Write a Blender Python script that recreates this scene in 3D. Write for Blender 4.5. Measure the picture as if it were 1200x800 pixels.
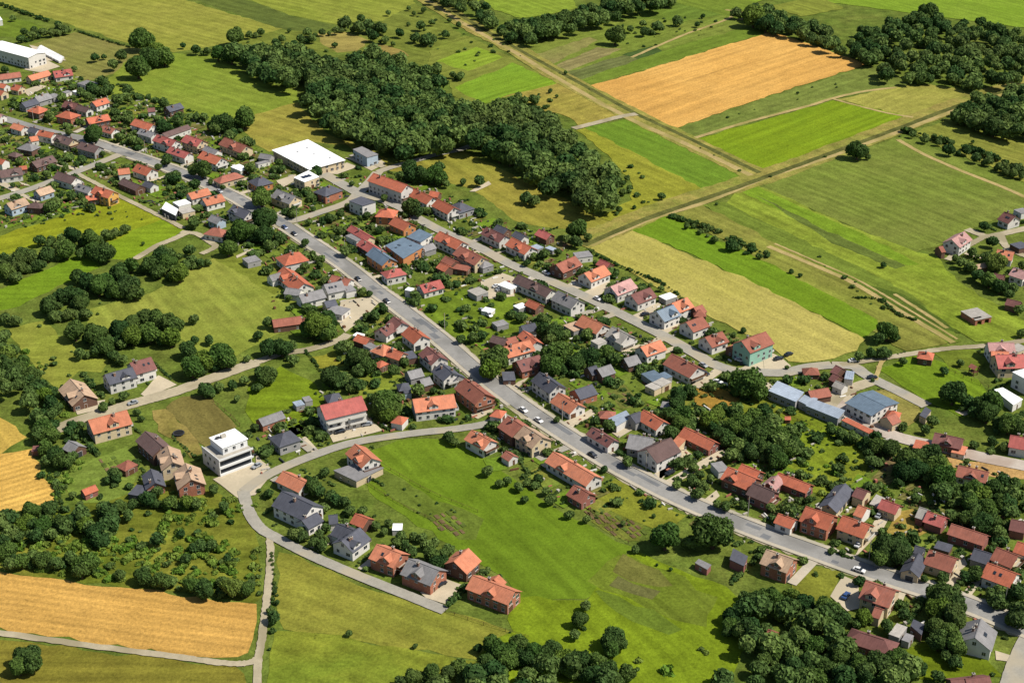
import bpy, math, random
from math import radians, sin, cos, tan, pi, hypot, atan2
random.seed(7)
for o in list(bpy.data.objects): bpy.data.objects.remove(o)
sc = bpy.context.scene
COL = sc.collection

# ---------------------------------------------------------------- camera
CAMH, PITCH, FPX = 310.0, radians(26.9), 1850.0
cam_data = bpy.data.cameras.new('camera')
cam_data.sensor_width = 36.0; cam_data.lens = FPX / 1200 * 36
cam_data.clip_start = 1.0; cam_data.clip_end = 20000
cam = bpy.data.objects.new('camera', cam_data); COL.objects.link(cam)
cam.location = (0, 0, CAMH); cam.rotation_euler = (pi / 2 - PITCH, 0, 0)
sc.camera = cam

# ---------------------------------------------------------------- sky and sun
SUN_EL, SUN_AZ = radians(52), radians(103)
w = bpy.data.worlds.new('World'); sc.world = w; w.use_nodes = True
nt = w.node_tree; nt.nodes.clear()
sky = nt.nodes.new('ShaderNodeTexSky'); sky.sky_type = 'NISHITA'; sky.sun_disc = False
sky.sun_elevation = SUN_EL; sky.sun_rotation = SUN_AZ
bg = nt.nodes.new('ShaderNodeBackground'); bg.inputs[1].default_value = 0.078
wo = nt.nodes.new('ShaderNodeOutputWorld')
nt.links.new(sky.outputs[0], bg.inputs[0]); nt.links.new(bg.outputs[0], wo.inputs[0])
sl = bpy.data.lights.new('sun', 'SUN'); sl.energy = 4.9; sl.angle = radians(0.5); sl.color = (1.0, 0.94, 0.84)
so = bpy.data.objects.new('sun', sl); COL.objects.link(so)
so.location = (300, 0, 500)
so.rotation_euler = (pi / 2 - SUN_EL, 0, pi - SUN_AZ)
sc.view_settings.view_transform = 'Standard'; sc.view_settings.look = 'None'
sc.view_settings.exposure = 0.4; sc.view_settings.gamma = 1.0

# ---------------------------------------------------------------- geometry of the place
SP, CP = sin(PITCH), cos(PITCH)
def G(px, py, z=0.0):
    u, v = px - 600.0, py - 400.0
    t = (CAMH - z) / (FPX * SP + v * CP)
    return (u * t, (FPX * CP - v * SP) * t)
def PXM(py):                       # photo pixels per metre at the ground there
    return CP * (py - 400 + FPX * SP / CP) / CAMH
def proj(x, y, z):
    d = y * CP + (CAMH - z) * SP
    return 600 + FPX * x / d, 400 - FPX * (y * SP - (CAMH - z) * CP) / d

def tag(o, label=None, cat=None, group=None, kind=None):
    if label: o['label'] = label
    if cat: o['category'] = cat
    if group: o['group'] = group
    if kind: o['kind'] = kind
    return o
def link(name, me, parent=None, loc=None, rz=None):
    o = bpy.data.objects.new(name, me); COL.objects.link(o)
    if loc: o.location = loc
    if rz is not None: o.rotation_euler = (0, 0, rz)
    if parent: o.parent = parent
    return o

class MB:
    def __init__(s): s.v = []; s.f = []; s.m = []
    def face(s, pts, m=0):
        n = len(s.v); s.v.extend(pts); s.f.append(tuple(range(n, n + len(pts)))); s.m.append(m)
    def box(s, x0, y0, z0, x1, y1, z1, m=0):
        n = len(s.v)
        s.v.extend([(x0,y0,z0),(x1,y0,z0),(x1,y1,z0),(x0,y1,z0),(x0,y0,z1),(x1,y0,z1),(x1,y1,z1),(x0,y1,z1)])
        for q in ((0,3,2,1),(4,5,6,7),(0,1,5,4),(1,2,6,5),(2,3,7,6),(3,0,4,7)):
            s.f.append(tuple(n + i for i in q)); s.m.append(m)
    def prism(s, poly, z0, z1, m=0, mt=None):
        k = len(poly); n = len(s.v)
        s.v.extend([(p[0], p[1], z0) for p in poly]); s.v.extend([(p[0], p[1], z1) for p in poly])
        s.f.append(tuple(n + k + i for i in range(k))); s.m.append(m if mt is None else mt)
        s.f.append(tuple(n + k - 1 - i for i in range(k))); s.m.append(m)
        for i in range(k):
            j = (i + 1) % k
            s.f.append((n + i, n + j, n + k + j, n + k + i)); s.m.append(m)
    def slab(s, quad, t, m=0):     # a tilted plate of thickness t under the quad
        n = len(s.v)
        s.v.extend(quad); s.v.extend([(p[0], p[1], p[2] - t) for p in quad]); k = len(quad)
        s.f.append(tuple(n + i for i in range(k))); s.m.append(m)
        s.f.append(tuple(n + 2 * k - 1 - i for i in range(k))); s.m.append(m)
        for i in range(k):
            j = (i + 1) % k
            s.f.append((n + i, n + k + i, n + k + j, n + j)); s.m.append(m)
    def mesh(s, name, mats):
        me = bpy.data.meshes.new(name); me.from_pydata(s.v, [], s.f)
        for m in mats: me.materials.append(m)
        if len(mats) > 1: me.polygons.foreach_set('material_index', s.m)
        me.update(); return me
    def build(s, name, mats, parent=None, loc=None, rz=None):
        if not isinstance(mats, (list, tuple)): mats = [mats]
        return link(name, s.mesh(name, mats), parent, loc, rz)

# ---------------------------------------------------------------- materials
def lin(c): return tuple(((x / 255) / 12.92 if x / 255 <= .04045 else ((x / 255 + .055) / 1.055) ** 2.4) for x in c)
def alb(c, k=0.80): return tuple(min(.86, x * k) for x in lin(c)) + (1,)
class NT:
    def __init__(s, name, rough=.9, spec=.2):
        s.m = bpy.data.materials.new(name); s.m.use_nodes = True; s.t = s.m.node_tree
        s.b = s.t.nodes['Principled BSDF']; s.b.inputs['Roughness'].default_value = rough
        s.b.inputs['Specular IOR Level'].default_value = spec
    def n(s, ty, **kw):
        x = s.t.nodes.new(ty)
        for k, v in kw.items(): setattr(x, k, v)
        return x
    def l(s, a, b): s.t.links.new(a, b)
    def pos(s): return s.n('ShaderNodeNewGeometry').outputs['Position']
    def obj(s): return s.n('ShaderNodeTexCoord').outputs['Object']
    def map(s, v, scale=(1,1,1), rz=0, loc=(0,0,0)):
        r = s.n('ShaderNodeVectorRotate', rotation_type='Z_AXIS'); r.inputs['Angle'].default_value = rz
        s.l(v, r.inputs['Vector'])
        m = s.n('ShaderNodeMapping'); m.inputs['Scale'].default_value = scale; m.inputs['Location'].default_value = loc
        s.l(r.outputs[0], m.inputs[0]); return m.outputs[0]
    def noise(s, v, scale, detail=3, rough=.6, dist=0):
        x = s.n('ShaderNodeTexNoise'); x.inputs['Scale'].default_value = scale
        x.inputs['Detail'].default_value = detail; x.inputs['Roughness'].default_value = rough
        x.inputs['Distortion'].default_value = dist
        s.l(v, x.inputs['Vector']); return x.outputs['Fac']
    def ramp(s, f, a, b, lo=0.0, hi=1.0):
        x = s.n('ShaderNodeMapRange'); x.inputs[1].default_value = a; x.inputs[2].default_value = b
        x.inputs[3].default_value = lo; x.inputs[4].default_value = hi
        s.l(f, x.inputs[0]); return x.outputs[0]
    def mix(s, f, a, b, mode='MIX'):
        x = s.n('ShaderNodeMix', data_type='RGBA', blend_type=mode)
        for sock, val in ((x.inputs[0], f), (x.inputs[6], a), (x.inputs[7], b)):
            if hasattr(val, 'is_linked') or hasattr(val, 'links'): s.l(val, sock)
            elif isinstance(val, (int, float)): sock.default_value = val
            else: sock.default_value = val
        return x.outputs[2]
    def mul(s, col, f):            # colour times a scalar
        x = s.n('ShaderNodeVectorMath', operation='SCALE')
        if hasattr(col, 'links'): s.l(col, x.inputs[0])
        else: x.inputs[0].default_value = col[:3]
        if hasattr(f, 'links'): s.l(f, x.inputs[3])
        else: x.inputs[3].default_value = f
        return x.outputs[0]
    def math(s, op, a, b=0.0):
        x = s.n('ShaderNodeMath', operation=op)
        for sock, val in ((x.inputs[0], a), (x.inputs[1], b)):
            if hasattr(val, 'links'): s.l(val, sock)
            else: sock.default_value = val
        return x.outputs[0]
    def done(s, col, bump=None, dist=.1):
        s.l(col, s.b.inputs['Base Color'])
        if bump is not None:
            b = s.n('ShaderNodeBump'); b.inputs['Distance'].default_value = dist; b.inputs['Strength'].default_value = .8
            s.l(bump, b.inputs['Height']); s.l(b.outputs[0], s.b.inputs['Normal'])
        return s.m

def field_mat(name, c, c2=None, var=.6, ang=0.0, streak=.25, mid=.22, fine=.28, sc2=.012, lines=0.0, linew=3.0):
    """grass or crop: c and c2 mixed in broad patches, streaks along the working direction, clumps, fine grain"""
    t = NT(name, 1.0, .05); p = t.pos()
    def meadow(q):                 # July grass is yellower than fresh green
        d = max(0, q[1] - q[0]); return (q[0] + (.46 if q[0] < 100 else .2) * d, q[1] - .08 * d, q[2] + 4)
    a = alb(meadow(c), .63); b = alb(meadow(c2 or tuple(min(255, x * .86) for x in c)), .63)
    big = t.noise(p, sc2, 5, .68, .6)
    col = t.mix(t.ramp(big, .5 - .16 / max(var, .1), .5 + .16 / max(var, .1)), a, b)
    st = t.noise(t.map(p, (.012, .2, .02), -ang, (sum(map(ord, name)) % 50, 3, 0)), 1.0, 3, .65)
    col = t.mul(col, t.ramp(st, .3, .7, 1 - streak * .8, 1 + streak * .8))
    md = t.noise(p, .11, 4, .7)
    col = t.mul(col, t.ramp(md, .3, .7, 1 - mid, 1 + mid))
    fn = t.noise(p, .9, 3, .75)
    col = t.mul(col, t.ramp(fn, .28, .72, 1 - fine, 1 + fine))
    if lines:
        w = t.n('ShaderNodeTexWave', wave_type='BANDS', bands_direction='Y')
        w.inputs['Scale'].default_value = 2 * pi / linew / 20 * 1.0; w.inputs['Distortion'].default_value = 1.2
        w.inputs['Detail'].default_value = 2; w.inputs['Detail Scale'].default_value = .4
        t.l(t.map(p, (1, 1, 1), -ang), w.inputs['Vector'])
        col = t.mul(col, t.ramp(w.outputs['Fac'], 0, 1, 1 - lines, 1 + lines))
    # weeds: small dark tufts and bleached spots
    sp = t.noise(p, .33, 2, .8)
    col = t.mul(col, t.ramp(sp, .62, .76, 1.0, .62))
    sp2 = t.noise(p, .21, 3, .8)
    col = t.mul(col, t.ramp(sp2, .25, .4, 1.12, 1.0))
    return t.done(col, fn, .25)

def plain_mat(name, c, rough=.8, var=.12, sc=.7, spec=.25, rnd=.10, k=.72, metal=0.0):
    t = NT(name, rough, spec); p = t.pos(); t.b.inputs['Metallic'].default_value = metal
    n1 = t.noise(p, sc, 4, .7); n2 = t.noise(p, sc * .15, 2)
    col = t.mul(alb(c, k), t.ramp(n1, .3, .7, 1 - var, 1 + var))
    col = t.mul(col, t.ramp(n2, .3, .7, 1 - var, 1 + var))
    r = t.n('ShaderNodeObjectInfo').outputs['Random']
    col = t.mul(col, t.ramp(r, 0, 1, 1 - rnd, 1 + rnd))
    return t.done(col)

def roof_mat(name, c, metal=False):
    t = NT(name, .45 if metal else .85, .4 if metal else .2); p = t.obj()
    base = alb(c, .70)
    n = t.noise(t.map(p, (2.2, .25, .25)), 1.0, 4, .75)        # run-off streaks down the slope
    m = t.noise(t.pos(), .35, 4, .75)
    col = t.mul(base, t.ramp(n, .3, .7, .86, 1.14))
    col = t.mul(col, t.ramp(m, .3, .7, .82, 1.18))
    g = tuple(x * .45 + .05 for x in base[:3]) + (1,)
    lich = t.noise(t.pos(), .8, 4, .8)
    r = t.n('ShaderNodeObjectInfo').outputs['Random']
    if not metal:
        f = t.math('MULTIPLY', t.ramp(lich, .5, .75, 0, .8), t.ramp(r, 0, 1, .15, 1.0))
        col = t.mix(f, col, g)
    col = t.mul(col, t.ramp(r, 0, 1, .84, 1.14))
    w = t.n('ShaderNodeTexWave', wave_type='BANDS', bands_direction='X' if metal else 'Y')
    w.inputs['Scale'].default_value = .35 if metal else .9; w.inputs['Distortion'].default_value = .1
    t.l(p, w.inputs['Vector'])
    col = t.mul(col, t.ramp(w.outputs['Fac'], 0, 1, .92, 1.05))
    return t.done(col, w.outputs['Fac'], .04)

def brick_mat():
    t = NT('brick', .9, .15); p = t.obj()
    m = t.n('ShaderNodeMapping'); m.inputs['Scale'].default_value = (1, 1, 1); t.l(p, m.inputs[0])
    n = t.noise(t.pos(), 1.5, 4, .8); n2 = t.noise(t.pos(), .3, 3)
    col = t.mix(t.ramp(n, .3, .7), alb((196, 134, 106), .7), alb((160, 100, 80), .7))
    w = t.n('ShaderNodeTexWave', wave_type='BANDS', bands_direction='Z'); w.inputs['Scale'].default_value = 1.3
    t.l(p, w.inputs['Vector']); col = t.mul(col, t.ramp(w.outputs['Fac'], 0, 1, .88, 1.06))
    col = t.mul(col, t.ramp(n2, .3, .7, .85, 1.15)); return t.done(col)

ROOF = {'O': ((210,134,102), 'orange'), 'R': ((198,114,86), 'red'), 'T': ((168,106,88), 'brick red'), 'B': ((112,90,86), 'dark brown'),
        'M': ((136,92,86), 'maroon'), 'P': ((190,106,98), 'pinkish red'), 'N': ((196,152,146), 'dusty pink'), 'K': ((196,166,138), 'tan'),
        'G': ((146,144,144), 'grey'), 'D': ((92,94,104), 'charcoal'), 'S': ((112,130,146), 'steel blue'), 'L': ((168,180,194), 'pale blue metal'),
        'W': ((236,236,236), 'white'), 'C': ((188,182,172), 'pale grey')}
RM = {k: roof_mat('roof_' + v[1].replace(' ', '_'), v[0], k in 'SLW') for k, v in ROOF.items()}
WALL = {'w': ((226,222,214), 'white'), 'c': ((216,196,160), 'cream'), 'n': ((112,84,70), 'brown'), 'r': ((150,98,88), 'reddish'),
        'g': ((160,158,156), 'grey'), 'y': ((226,176,96), 'yellow'), 'o': ((206,140,90), 'orange'), 'u': ((176,192,206), 'pale blue'),
        'd': ((84,86,92), 'dark'), 'm': ((150,196,176), 'mint green'), 'b': (None, 'brick')}
WM = {k: (brick_mat() if k == 'b' else plain_mat('plaster_' + v[1].replace(' ', '_'), v[0], .9, .07, .9)) for k, v in WALL.items()}
RM['W'] = plain_mat('roof_white_sheet', (252,252,250), .6, .05, .3, .2, .02, .86)
M = {}
M['glass'] = plain_mat('window_glass', (46,54,64), .15, .1, .5, .6)
M['frame'] = plain_mat('window_frame', (225,222,215), .6, .05)
M['wood'] = plain_mat('dark_wood', (104,72,50), .8, .15)
M['concrete'] = plain_mat('concrete', (178,172,160), .95, .14, .5, .1)
M['render'] = plain_mat('chimney_render', (150,120,105), .95, .2, 1.5, .1)
M['dark_metal'] = plain_mat('dark_metal', (60,62,66), .5, .1)
M['solar'] = plain_mat('solar_panel', (40,46,66), .2, .05, .5, .6)
M['rubber'] = plain_mat('rubber', (28,28,28), .9, .1)
M['trunk'] = plain_mat('bark', (92,76,60), 1, .25, 2, .05)
# ---------------------------------------------------------------- ground, fields, roads
def poly_sheet(name, pts, z, mat, jit=.7, step=7.0, kind='structure'):
    """flat sheet over a ground outline given in metres, its edge slightly uneven"""
    out = []
    rr = random.Random(len(out) + int(abs(pts[0][0]) * 7))
    for i in range(len(pts)):
        a, b = pts[i], pts[(i + 1) % len(pts)]
        d = hypot(b[0] - a[0], b[1] - a[1]); n = max(1, int(d / step))
        for k in range(n):
            t = k / n
            out.append((a[0] + (b[0] - a[0]) * t + rr.uniform(-jit, jit), a[1] + (b[1] - a[1]) * t + rr.uniform(-jit, jit), z))
    import mathutils
    tris = mathutils.geometry.tessellate_polygon([[mathutils.Vector(p) for p in out]])
    me = bpy.data.meshes.new(name); me.from_pydata(out, [], [tuple(t) for t in tris])
    bad = [p.index for p in me.polygons if p.normal.z < 0]
    if bad: me.flip_normals() if len(bad) == len(me.polygons) else None
    me.materials.append(mat); me.update()
    o = link(name, me); tag(o, kind=kind); return o

def smooth(pts, n=6):
    """Catmull-Rom through the points"""
    out = []
    P = [pts[0]] + list(pts) + [pts[-1]]
    for i in range(1, len(P) - 2):
        p0, p1, p2, p3 = P[i-1], P[i], P[i+1], P[i+2]
        for k in range(n):
            t = k / n
            out.append(tuple(.5 * (2*p1[j] + (p2[j]-p0[j])*t + (2*p0[j]-5*p1[j]+4*p2[j]-p3[j])*t*t + (3*p1[j]-p0[j]-3*p2[j]+p3[j])*t**3) for j in (0, 1)))
    out.append(tuple(pts[-1])); return out
def offsets(line, d):
    out = []
    for i in range(len(line)):
        a = line[max(0, i-1)]; b = line[min(len(line)-1, i+1)]
        L = hypot(b[0]-a[0], b[1]-a[1]) or 1
        nx, ny = -(b[1]-a[1]) / L, (b[0]-a[0]) / L
        dd = d[i] if isinstance(d, list) else d
        out.append((line[i][0] + nx * dd, line[i][1] + ny * dd))
    return out
def ribbon(name, line, w, z, mat, off=0.0, jit=0.0, h=0.0, kind='structure'):
    rr = random.Random(len(line) * 31 + int(w * 10))
    dl = [off + w / 2 + rr.uniform(-jit, jit) for _ in line]; dr = [off - w / 2 + rr.uniform(-jit, jit) for _ in line]
    A, B = offsets(line, dl), offsets(line, dr)
    mb = MB()
    n = len(line)
    if h <= 0:
        mb.v = [(p[0], p[1], z) for p in A] + [(p[0], p[1], z) for p in B]
        mb.f = [(i, n + i, n + i + 1, i + 1) for i in range(n - 1)]; mb.m = [0] * (n - 1)
    else:
        mb.v = [(p[0], p[1], z) for p in A] + [(p[0], p[1], z + h) for p in A] + [(p[0], p[1], z + h) for p in B] + [(p[0], p[1], z) for p in B]
        for i in range(n - 1):
            for a, b in ((0, 1), (1, 2), (2, 3)):
                mb.f.append((a*n + i, b*n + i, b*n + i + 1, a*n + i + 1)); mb.m.append(0)
        mb.f.append((0, n, 2*n, 3*n)); mb.m.append(0); mb.f.append((4*n-1, 3*n-1, 2*n-1, n-1)); mb.m.append(0)
    o = mb.build(name, mat); tag(o, kind=kind); return o

base = field_mat('rough_grass', (74,118,38), (112,126,50), .9, 0, .15, .42, .42, .035)
gr = MB()
S = 9000
gr.face([(-S,-3000,0),(S,-3000,0),(S,S,0),(-S,S,0)]); tag(gr.build('ground', base), kind='structure')

def adir(x0, y0, x1, y1):
    a, b = G(x0, y0), G(x1, y1); return atan2(b[1]-a[1], b[0]-a[0])
A_ROAD = adir(440, 340, 600, 467)
A_R = adir(730, 265, 1010, 395)
A_TL = adir(60, 24, 200, 62)
A_FT = adir(694, 101, 900, 38)
# name, outline in photo pixels, colour, second colour, direction, options
FIELDS = [
 ('meadow', [(-60,-10),(60,22),(150,51),(205,62),(262,52),(332,34),(215,0),(120,-40),(-60,-60)], (138,146,52), (156,152,66), A_TL, {}),
 ('crop_strip', [(205,-8),(250,-12),(300,4),(345,20),(392,30),(375,40),(330,34),(285,20)], (76,106,44), (92,118,46), A_TL, {}),
 ('meadow', [(250,-16),(300,3),(345,19),(395,29),(455,24),(486,4),(470,-50),(250,-50)], (122,142,44), (146,152,60), A_TL, {}),
 ('meadow', [(486,4),(440,30),(400,40),(330,35),(262,52),(300,55),(380,60),(470,68),(520,85),(548,72),(540,40),(510,18)], (98,124,42), (120,132,52), A_TL, dict(mid=.35)),
 ('bare_patch', [(372,40),(405,37),(432,48),(420,60),(395,62),(376,52)], (166,150,78), (150,140,70), 0, {}),
 ('bare_patch', [(435,50),(470,58),(478,66),(455,66),(440,60)], (160,142,72), None, 0, {}),
 ('meadow', [(36,52),(88,38),(150,55),(205,64),(152,70),(140,84),(100,96),(75,80)], (128,134,58), (142,134,72), A_TL, {}),
 ('meadow', [(0,18),(36,26),(60,38),(36,48),(12,44),(-20,40),(-20,14)], (104,136,40), None, A_TL, {}),
 ('meadow', [(140,80),(152,68),(205,62),(255,66),(300,92),(348,107),(350,122),(300,140),(272,150),(215,133),(170,118),(110,110)], (114,144,42), (134,152,54), A_TL, {}),
 ('meadow', [(348,120),(300,134),(276,146),(300,170),(318,178),(360,166),(405,170),(420,180),(440,178),(380,155)], (142,144,54), (166,150,68), A_TL, {}),
 ('meadow', [(420,176),(452,186),(470,196),(540,176),(575,192),(600,205),(700,252),(720,262),(700,275),(660,268),(610,262),(560,225),(500,205),(455,200)], (136,140,50), (158,144,60), A_ROAD, {}),
 ('meadow', [(-10,280),(20,268),(60,258),(110,238),(145,230),(185,252),(212,266),(160,282),(140,288),(90,272),(40,290),(-10,302)], (148,150,34), (130,150,30), A_ROAD+1.57, {}),
 ('meadow', [(128,284),(188,256),(214,270),(165,298),(150,306),(120,300)], (112,150,26), (128,156,34), 0, {}),
 ('meadow', [(-10,342),(40,322),(92,298),(122,312),(80,330),(8,364),(-10,366)], (100,146,28), (118,150,34), 0, {}),
 ('meadow', [(100,362),(165,348),(200,330),(245,304),(272,298),(310,312),(345,348),(330,390),(270,420),(232,410),(215,398),(160,380),(110,392)], (124,146,50), (150,154,64), A_ROAD, dict(var=.9)),
 ('meadow', [(5,386),(50,376),(68,392),(100,412),(130,420),(118,436),(92,436),(70,458),(48,440),(25,412)], (128,146,46), (146,148,60), 0, {}),
 ('meadow', [(245,300),(290,298),(345,330),(320,345),(280,320)], (132,146,50), None, 0, {}),
 ('wheat_field', [(-20,470),(0,486),(32,513),(0,532),(-20,540)], (206,174,82), (192,162,72), A_ROAD, dict(mid=.1)),
 ('wheat_field', [(-20,536),(0,531),(36,527),(52,560),(69,585),(50,598),(20,608),(-20,624)], (222,182,92), (208,164,76), .6, dict(mid=.12, lines=.12, linew=3.4)),
 ('wheat_field', [(-20,664),(0,669),(80,682),(180,692),(296,708),(301,725),(300,750),(294,766),(278,772),(200,765),(100,751),(0,736),(-20,734)], (212,168,86), (196,152,72), adir(0,669,296,708), dict(mid=.12, streak=.25, lines=.07, linew=3.0)),
 ('meadow', [(-20,746),(100,760),(200,774),(270,783),(290,792),(294,830),(-20,850)], (122,120,40), (140,128,48), 0, {}),
 ('rough_meadow', [(70,600),(170,560),(240,575),(285,590),(305,640),(310,700),(296,706),(180,690),(80,680),(-20,664),(-20,640)], (82,112,28), (134,134,48), 0, dict(var=1.0, mid=.4, sc2=.03)),
 ('meadow', [(330,645),(370,662),(440,690),(525,716),(600,738),(560,772),(480,760),(400,748),(328,738),(322,700),(326,660)], (126,136,46), (146,142,54), adir(330,645,525,716), dict(var=.9)),
 ('meadow', [(326,738),(400,746),(480,760),(560,775),(560,840),(306,840),(310,800)], (110,136,38), (138,142,46), adir(330,645,525,716), dict(var=1.0, mid=.3)),
 ('lawn', [(425,530),(470,516),(520,514),(560,530),(600,562),(660,602),(738,640),(700,690),(690,700),(610,705),(590,680),(530,640),(430,575)], (76,132,26), (92,142,34), A_ROAD, dict(var=.7, mid=.16, fine=.2)),
 ('garden_lawn', [(428,560),(445,548),(510,585),(566,610),(560,632),(535,630),(470,590)], (84,122,36), (104,124,48), A_ROAD, dict(mid=.35)),
 ('meadow', [(590,690),(610,700),(690,702),(700,690),(742,645),(850,690),(900,720),(850,800),(850,850),(560,850),(560,770),(600,738)], (96,138,26), (120,148,28), A_ROAD, dict(var=.9, mid=.25)),
 ('garden_plot', [(692,682),(725,648),(800,678),(840,700),(825,735),(790,728)], (108,124,40), (86,128,30), A_ROAD, dict(streak=.35)),
 ('bare_plot', [(715,672),(726,650),(770,668),(790,686),(775,690)], (122,116,56), (106,118,46), A_ROAD, {}),
 ('bare_plot', [(714,688),(724,675),(770,692),(760,704)], (104,100,58), (104,112,50), A_ROAD, {}),
 ('crop_strip', [(694,694),(705,690),(765,716),(795,735),(782,742),(740,728)], (80,124,36), (90,128,38), A_ROAD, {}),
 ('garden_plot', [(696,612),(704,598),(760,608),(745,632),(735,636)], (118,120,50), (96,124,38), A_ROAD, dict(mid=.4)),
 ('meadow', [(705,575),(720,562),(800,605),(780,625),(750,615),(700,592)], (122,140,36), (134,134,46), A_ROAD, {}),
 ('lawn', [(488,352),(540,338),(572,336),(600,346),(628,378),(600,392),(522,404),(510,388)], (78,130,32), (98,138,38), A_ROAD, dict(mid=.3)),
 ('lawn', [(292,455),(330,430),(372,450),(380,470),(350,500),(300,500),(285,480)], (112,142,28), (96,134,28), 0, dict(mid=.25)),
 ('lawn', [(365,420),(392,410),(404,420),(400,428),(375,432)], (138,146,36), (152,140,60), 0, {}),
 ('meadow', [(418,445),(445,438),(470,442),(450,462),(425,470)], (138,142,56), (116,140,40), 0, {}),
 ('bare_plot', [(192,478),(215,465),(245,464),(262,482),(276,500),(240,524),(215,500)], (118,110,54), (128,118,60), A_ROAD, dict(mid=.2)),
 ('bare_patch', [(175,482),(192,480),(225,505),(240,530),(222,535),(205,518),(186,505)], (168,142,84), (128,124,52), 0, dict(mid=.4)),
 ('lawn', [(66,556),(100,540),(150,522),(160,545),(160,575),(120,590),(92,590)], (100,138,40), (122,142,60), 0, dict(mid=.35)),
 ('lawn', [(700,455),(720,440),(740,436),(770,465),(740,485),(712,475)], (84,134,34), (112,128,54), A_ROAD, dict(mid=.35)),
 ('bare_plot', [(712,460),(730,450),(746,465),(748,478),(725,478)], (132,122,68), (104,124,44), A_ROAD, dict(mid=.3)),
 ('lawn', [(812,452),(838,446),(868,464),(880,480),(840,482),(815,472)], (146,138,48), (176,120,56), 0, {}),
 ('meadow', [(860,470),(905,462),(975,500),(1030,520),(1010,560),(970,590),(925,560),(880,500)], (112,142,30), (134,132,48), A_ROAD, dict(var=1.0, mid=.4)),
 ('lawn', [(1030,432),(1066,416),(1090,420),(1150,446),(1160,460),(1130,490),(1092,474),(1060,452)], (78,138,26), (94,146,34), A_ROAD, dict(mid=.15)),
 ('meadow', [(1095,412),(1140,408),(1155,420),(1150,435),(1110,430)], (110,134,40), None, 0, {}),
 ('bare_plot', [(1010,460),(1040,455),(1080,476),(1082,486),(1060,505),(1050,500),(1040,478)], (164,146,80), (122,130,52), 0, dict(mid=.3)),
 ('bare_plot', [(1105,532),(1130,540),(1200,548),(1215,560),(1200,562),(1150,555),(1112,548)], (196,156,96), (176,144,84), adir(1105,532,1200,550), {}),
 ('bare_plot', [(1050,600),(1074,598),(1087,622),(1064,642),(1034,626)], (184,152,74), (150,138,60), 0, {}),
 ('meadow', [(927,656),(982,670),(972,703),(925,700)], (134,134,46), (118,128,42), A_ROAD, {}),
 ('meadow', [(1060,760),(1090,752),(1150,770),(1170,790),(1100,800),(1050,790)], (96,134,24), None, 0, {}),
 # fields north and east of the village
 ('meadow', [(545,42),(600,68),(655,97),(560,122),(530,112),(525,96),(500,78),(505,58)], (112,136,42), (132,134,58), A_FT, {}),
 ('crop_strip', [(532,102),(575,86),(600,74),(654,98),(620,108),(565,122)], (98,158,34), (112,160,44), A_FT, dict(mid=.12)),
 ('crop_strip', [(510,72),(560,55),(590,68),(548,84)], (118,164,36), (136,160,50), A_FT, dict(mid=.2)),
 ('meadow', [(566,120),(655,97),(735,135),(684,151),(668,138),(640,130),(602,112)], (148,144,54), (166,146,72), A_FT, dict(mid=.3)),
 ('crop_strip', [(683,151),(735,140),(880,208),(832,228),(760,190)], (72,140,36), (88,148,40), A_R, dict(mid=.14)),
 ('meadow', [(676,153),(686,150),(834,227),(790,244),(724,262),(700,255),(738,235),(740,212),(712,182)], (140,146,40), (152,150,54), A_R, {}),
 ('meadow', [(592,52),(650,42),(700,27),(790,0),(860,14),(905,38),(862,50),(692,101),(640,76)], (106,134,44), (126,138,56), A_FT, dict(mid=.3)),
 ('bare_plot', [(628,64),(690,44),(700,48),(650,75)], (150,136,82), (124,138,60), A_FT, {}),
 ('bare_plot', [(650,78),(700,56),(730,58),(665,84)], (146,134,84), (130,130,70), A_FT, dict(streak=.4)),
 ('bare_plot', [(662,86),(735,64),(750,70),(690,95),(680,92)], (112,118,66), (90,116,52), A_FT, dict(streak=.45)),
 ('crop_strip', [(730,64),(762,54),(778,60),(748,70)], (54,104,44), None, A_FT, {}),
 ('crop_strip', [(680,94),(720,80),(800,52),(880,32),(905,38),(860,50),(692,100)], (82,134,38), (96,136,44), A_FT, {}),
 ('crop_strip', [(720,24),(790,2),(856,16),(800,26),(760,22)], (92,136,44), (72,126,42), A_FT, {}),
 ('wheat_field', [(694,101),(780,75),(862,50),(905,38),(960,56),(1017,76),(960,94),(900,113),(785,153),(735,130)], (226,178,94), (212,162,80), A_FT, dict(mid=.1, var=.8, lines=.02, linew=3.6)),
 ('meadow', [(786,154),(900,114),(1017,78),(1075,95),(1045,104),(975,116),(900,138),(815,163)], (106,130,50), (122,134,60), A_FT, dict(mid=.3)),
 ('meadow', [(812,164),(900,140),(975,118),(1010,124),(1072,138),(905,204),(880,204)], (126,154,26), (106,146,28), A_FT, dict(mid=.1)),
 ('meadow', [(980,117),(1042,104),(1085,98),(1130,106),(1134,120),(1072,138),(1020,126)], (172,164,78), (140,146,56), A_FT, {}),
 ('meadow', [(1072,155),(1110,140),(1150,152),(1200,168),(1220,210),(1200,214),(1160,195),(1110,178)], (142,140,58), (112,132,46), A_R, dict(streak=.4)),
 ('meadow', [(880,216),(960,190),(1060,160),(1110,180),(1200,216),(1220,240),(1150,262),(1110,285),(1070,296)], (106,132,44), (124,134,58), A_R, dict(streak=.28)),
 ('meadow', [(866,222),(884,215),(980,258),(1072,296),(1100,300),(1120,330),(1160,352),(1210,380),(1210,404),(1140,400),(1060,352),(960,300),(850,240)], (116,148,38), (136,150,52), A_R, dict(streak=.35, mid=.3)),
 ('crop_strip', [(862,222),(880,216),(1010,274),(1080,310),(1065,312),(960,270)], (104,146,34), (118,154,38), A_R, {}),
 ('crop_strip', [(884,228),(1000,285),(1060,312),(1050,316),(985,290)], (94,128,50), None, A_R, {}),
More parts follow.
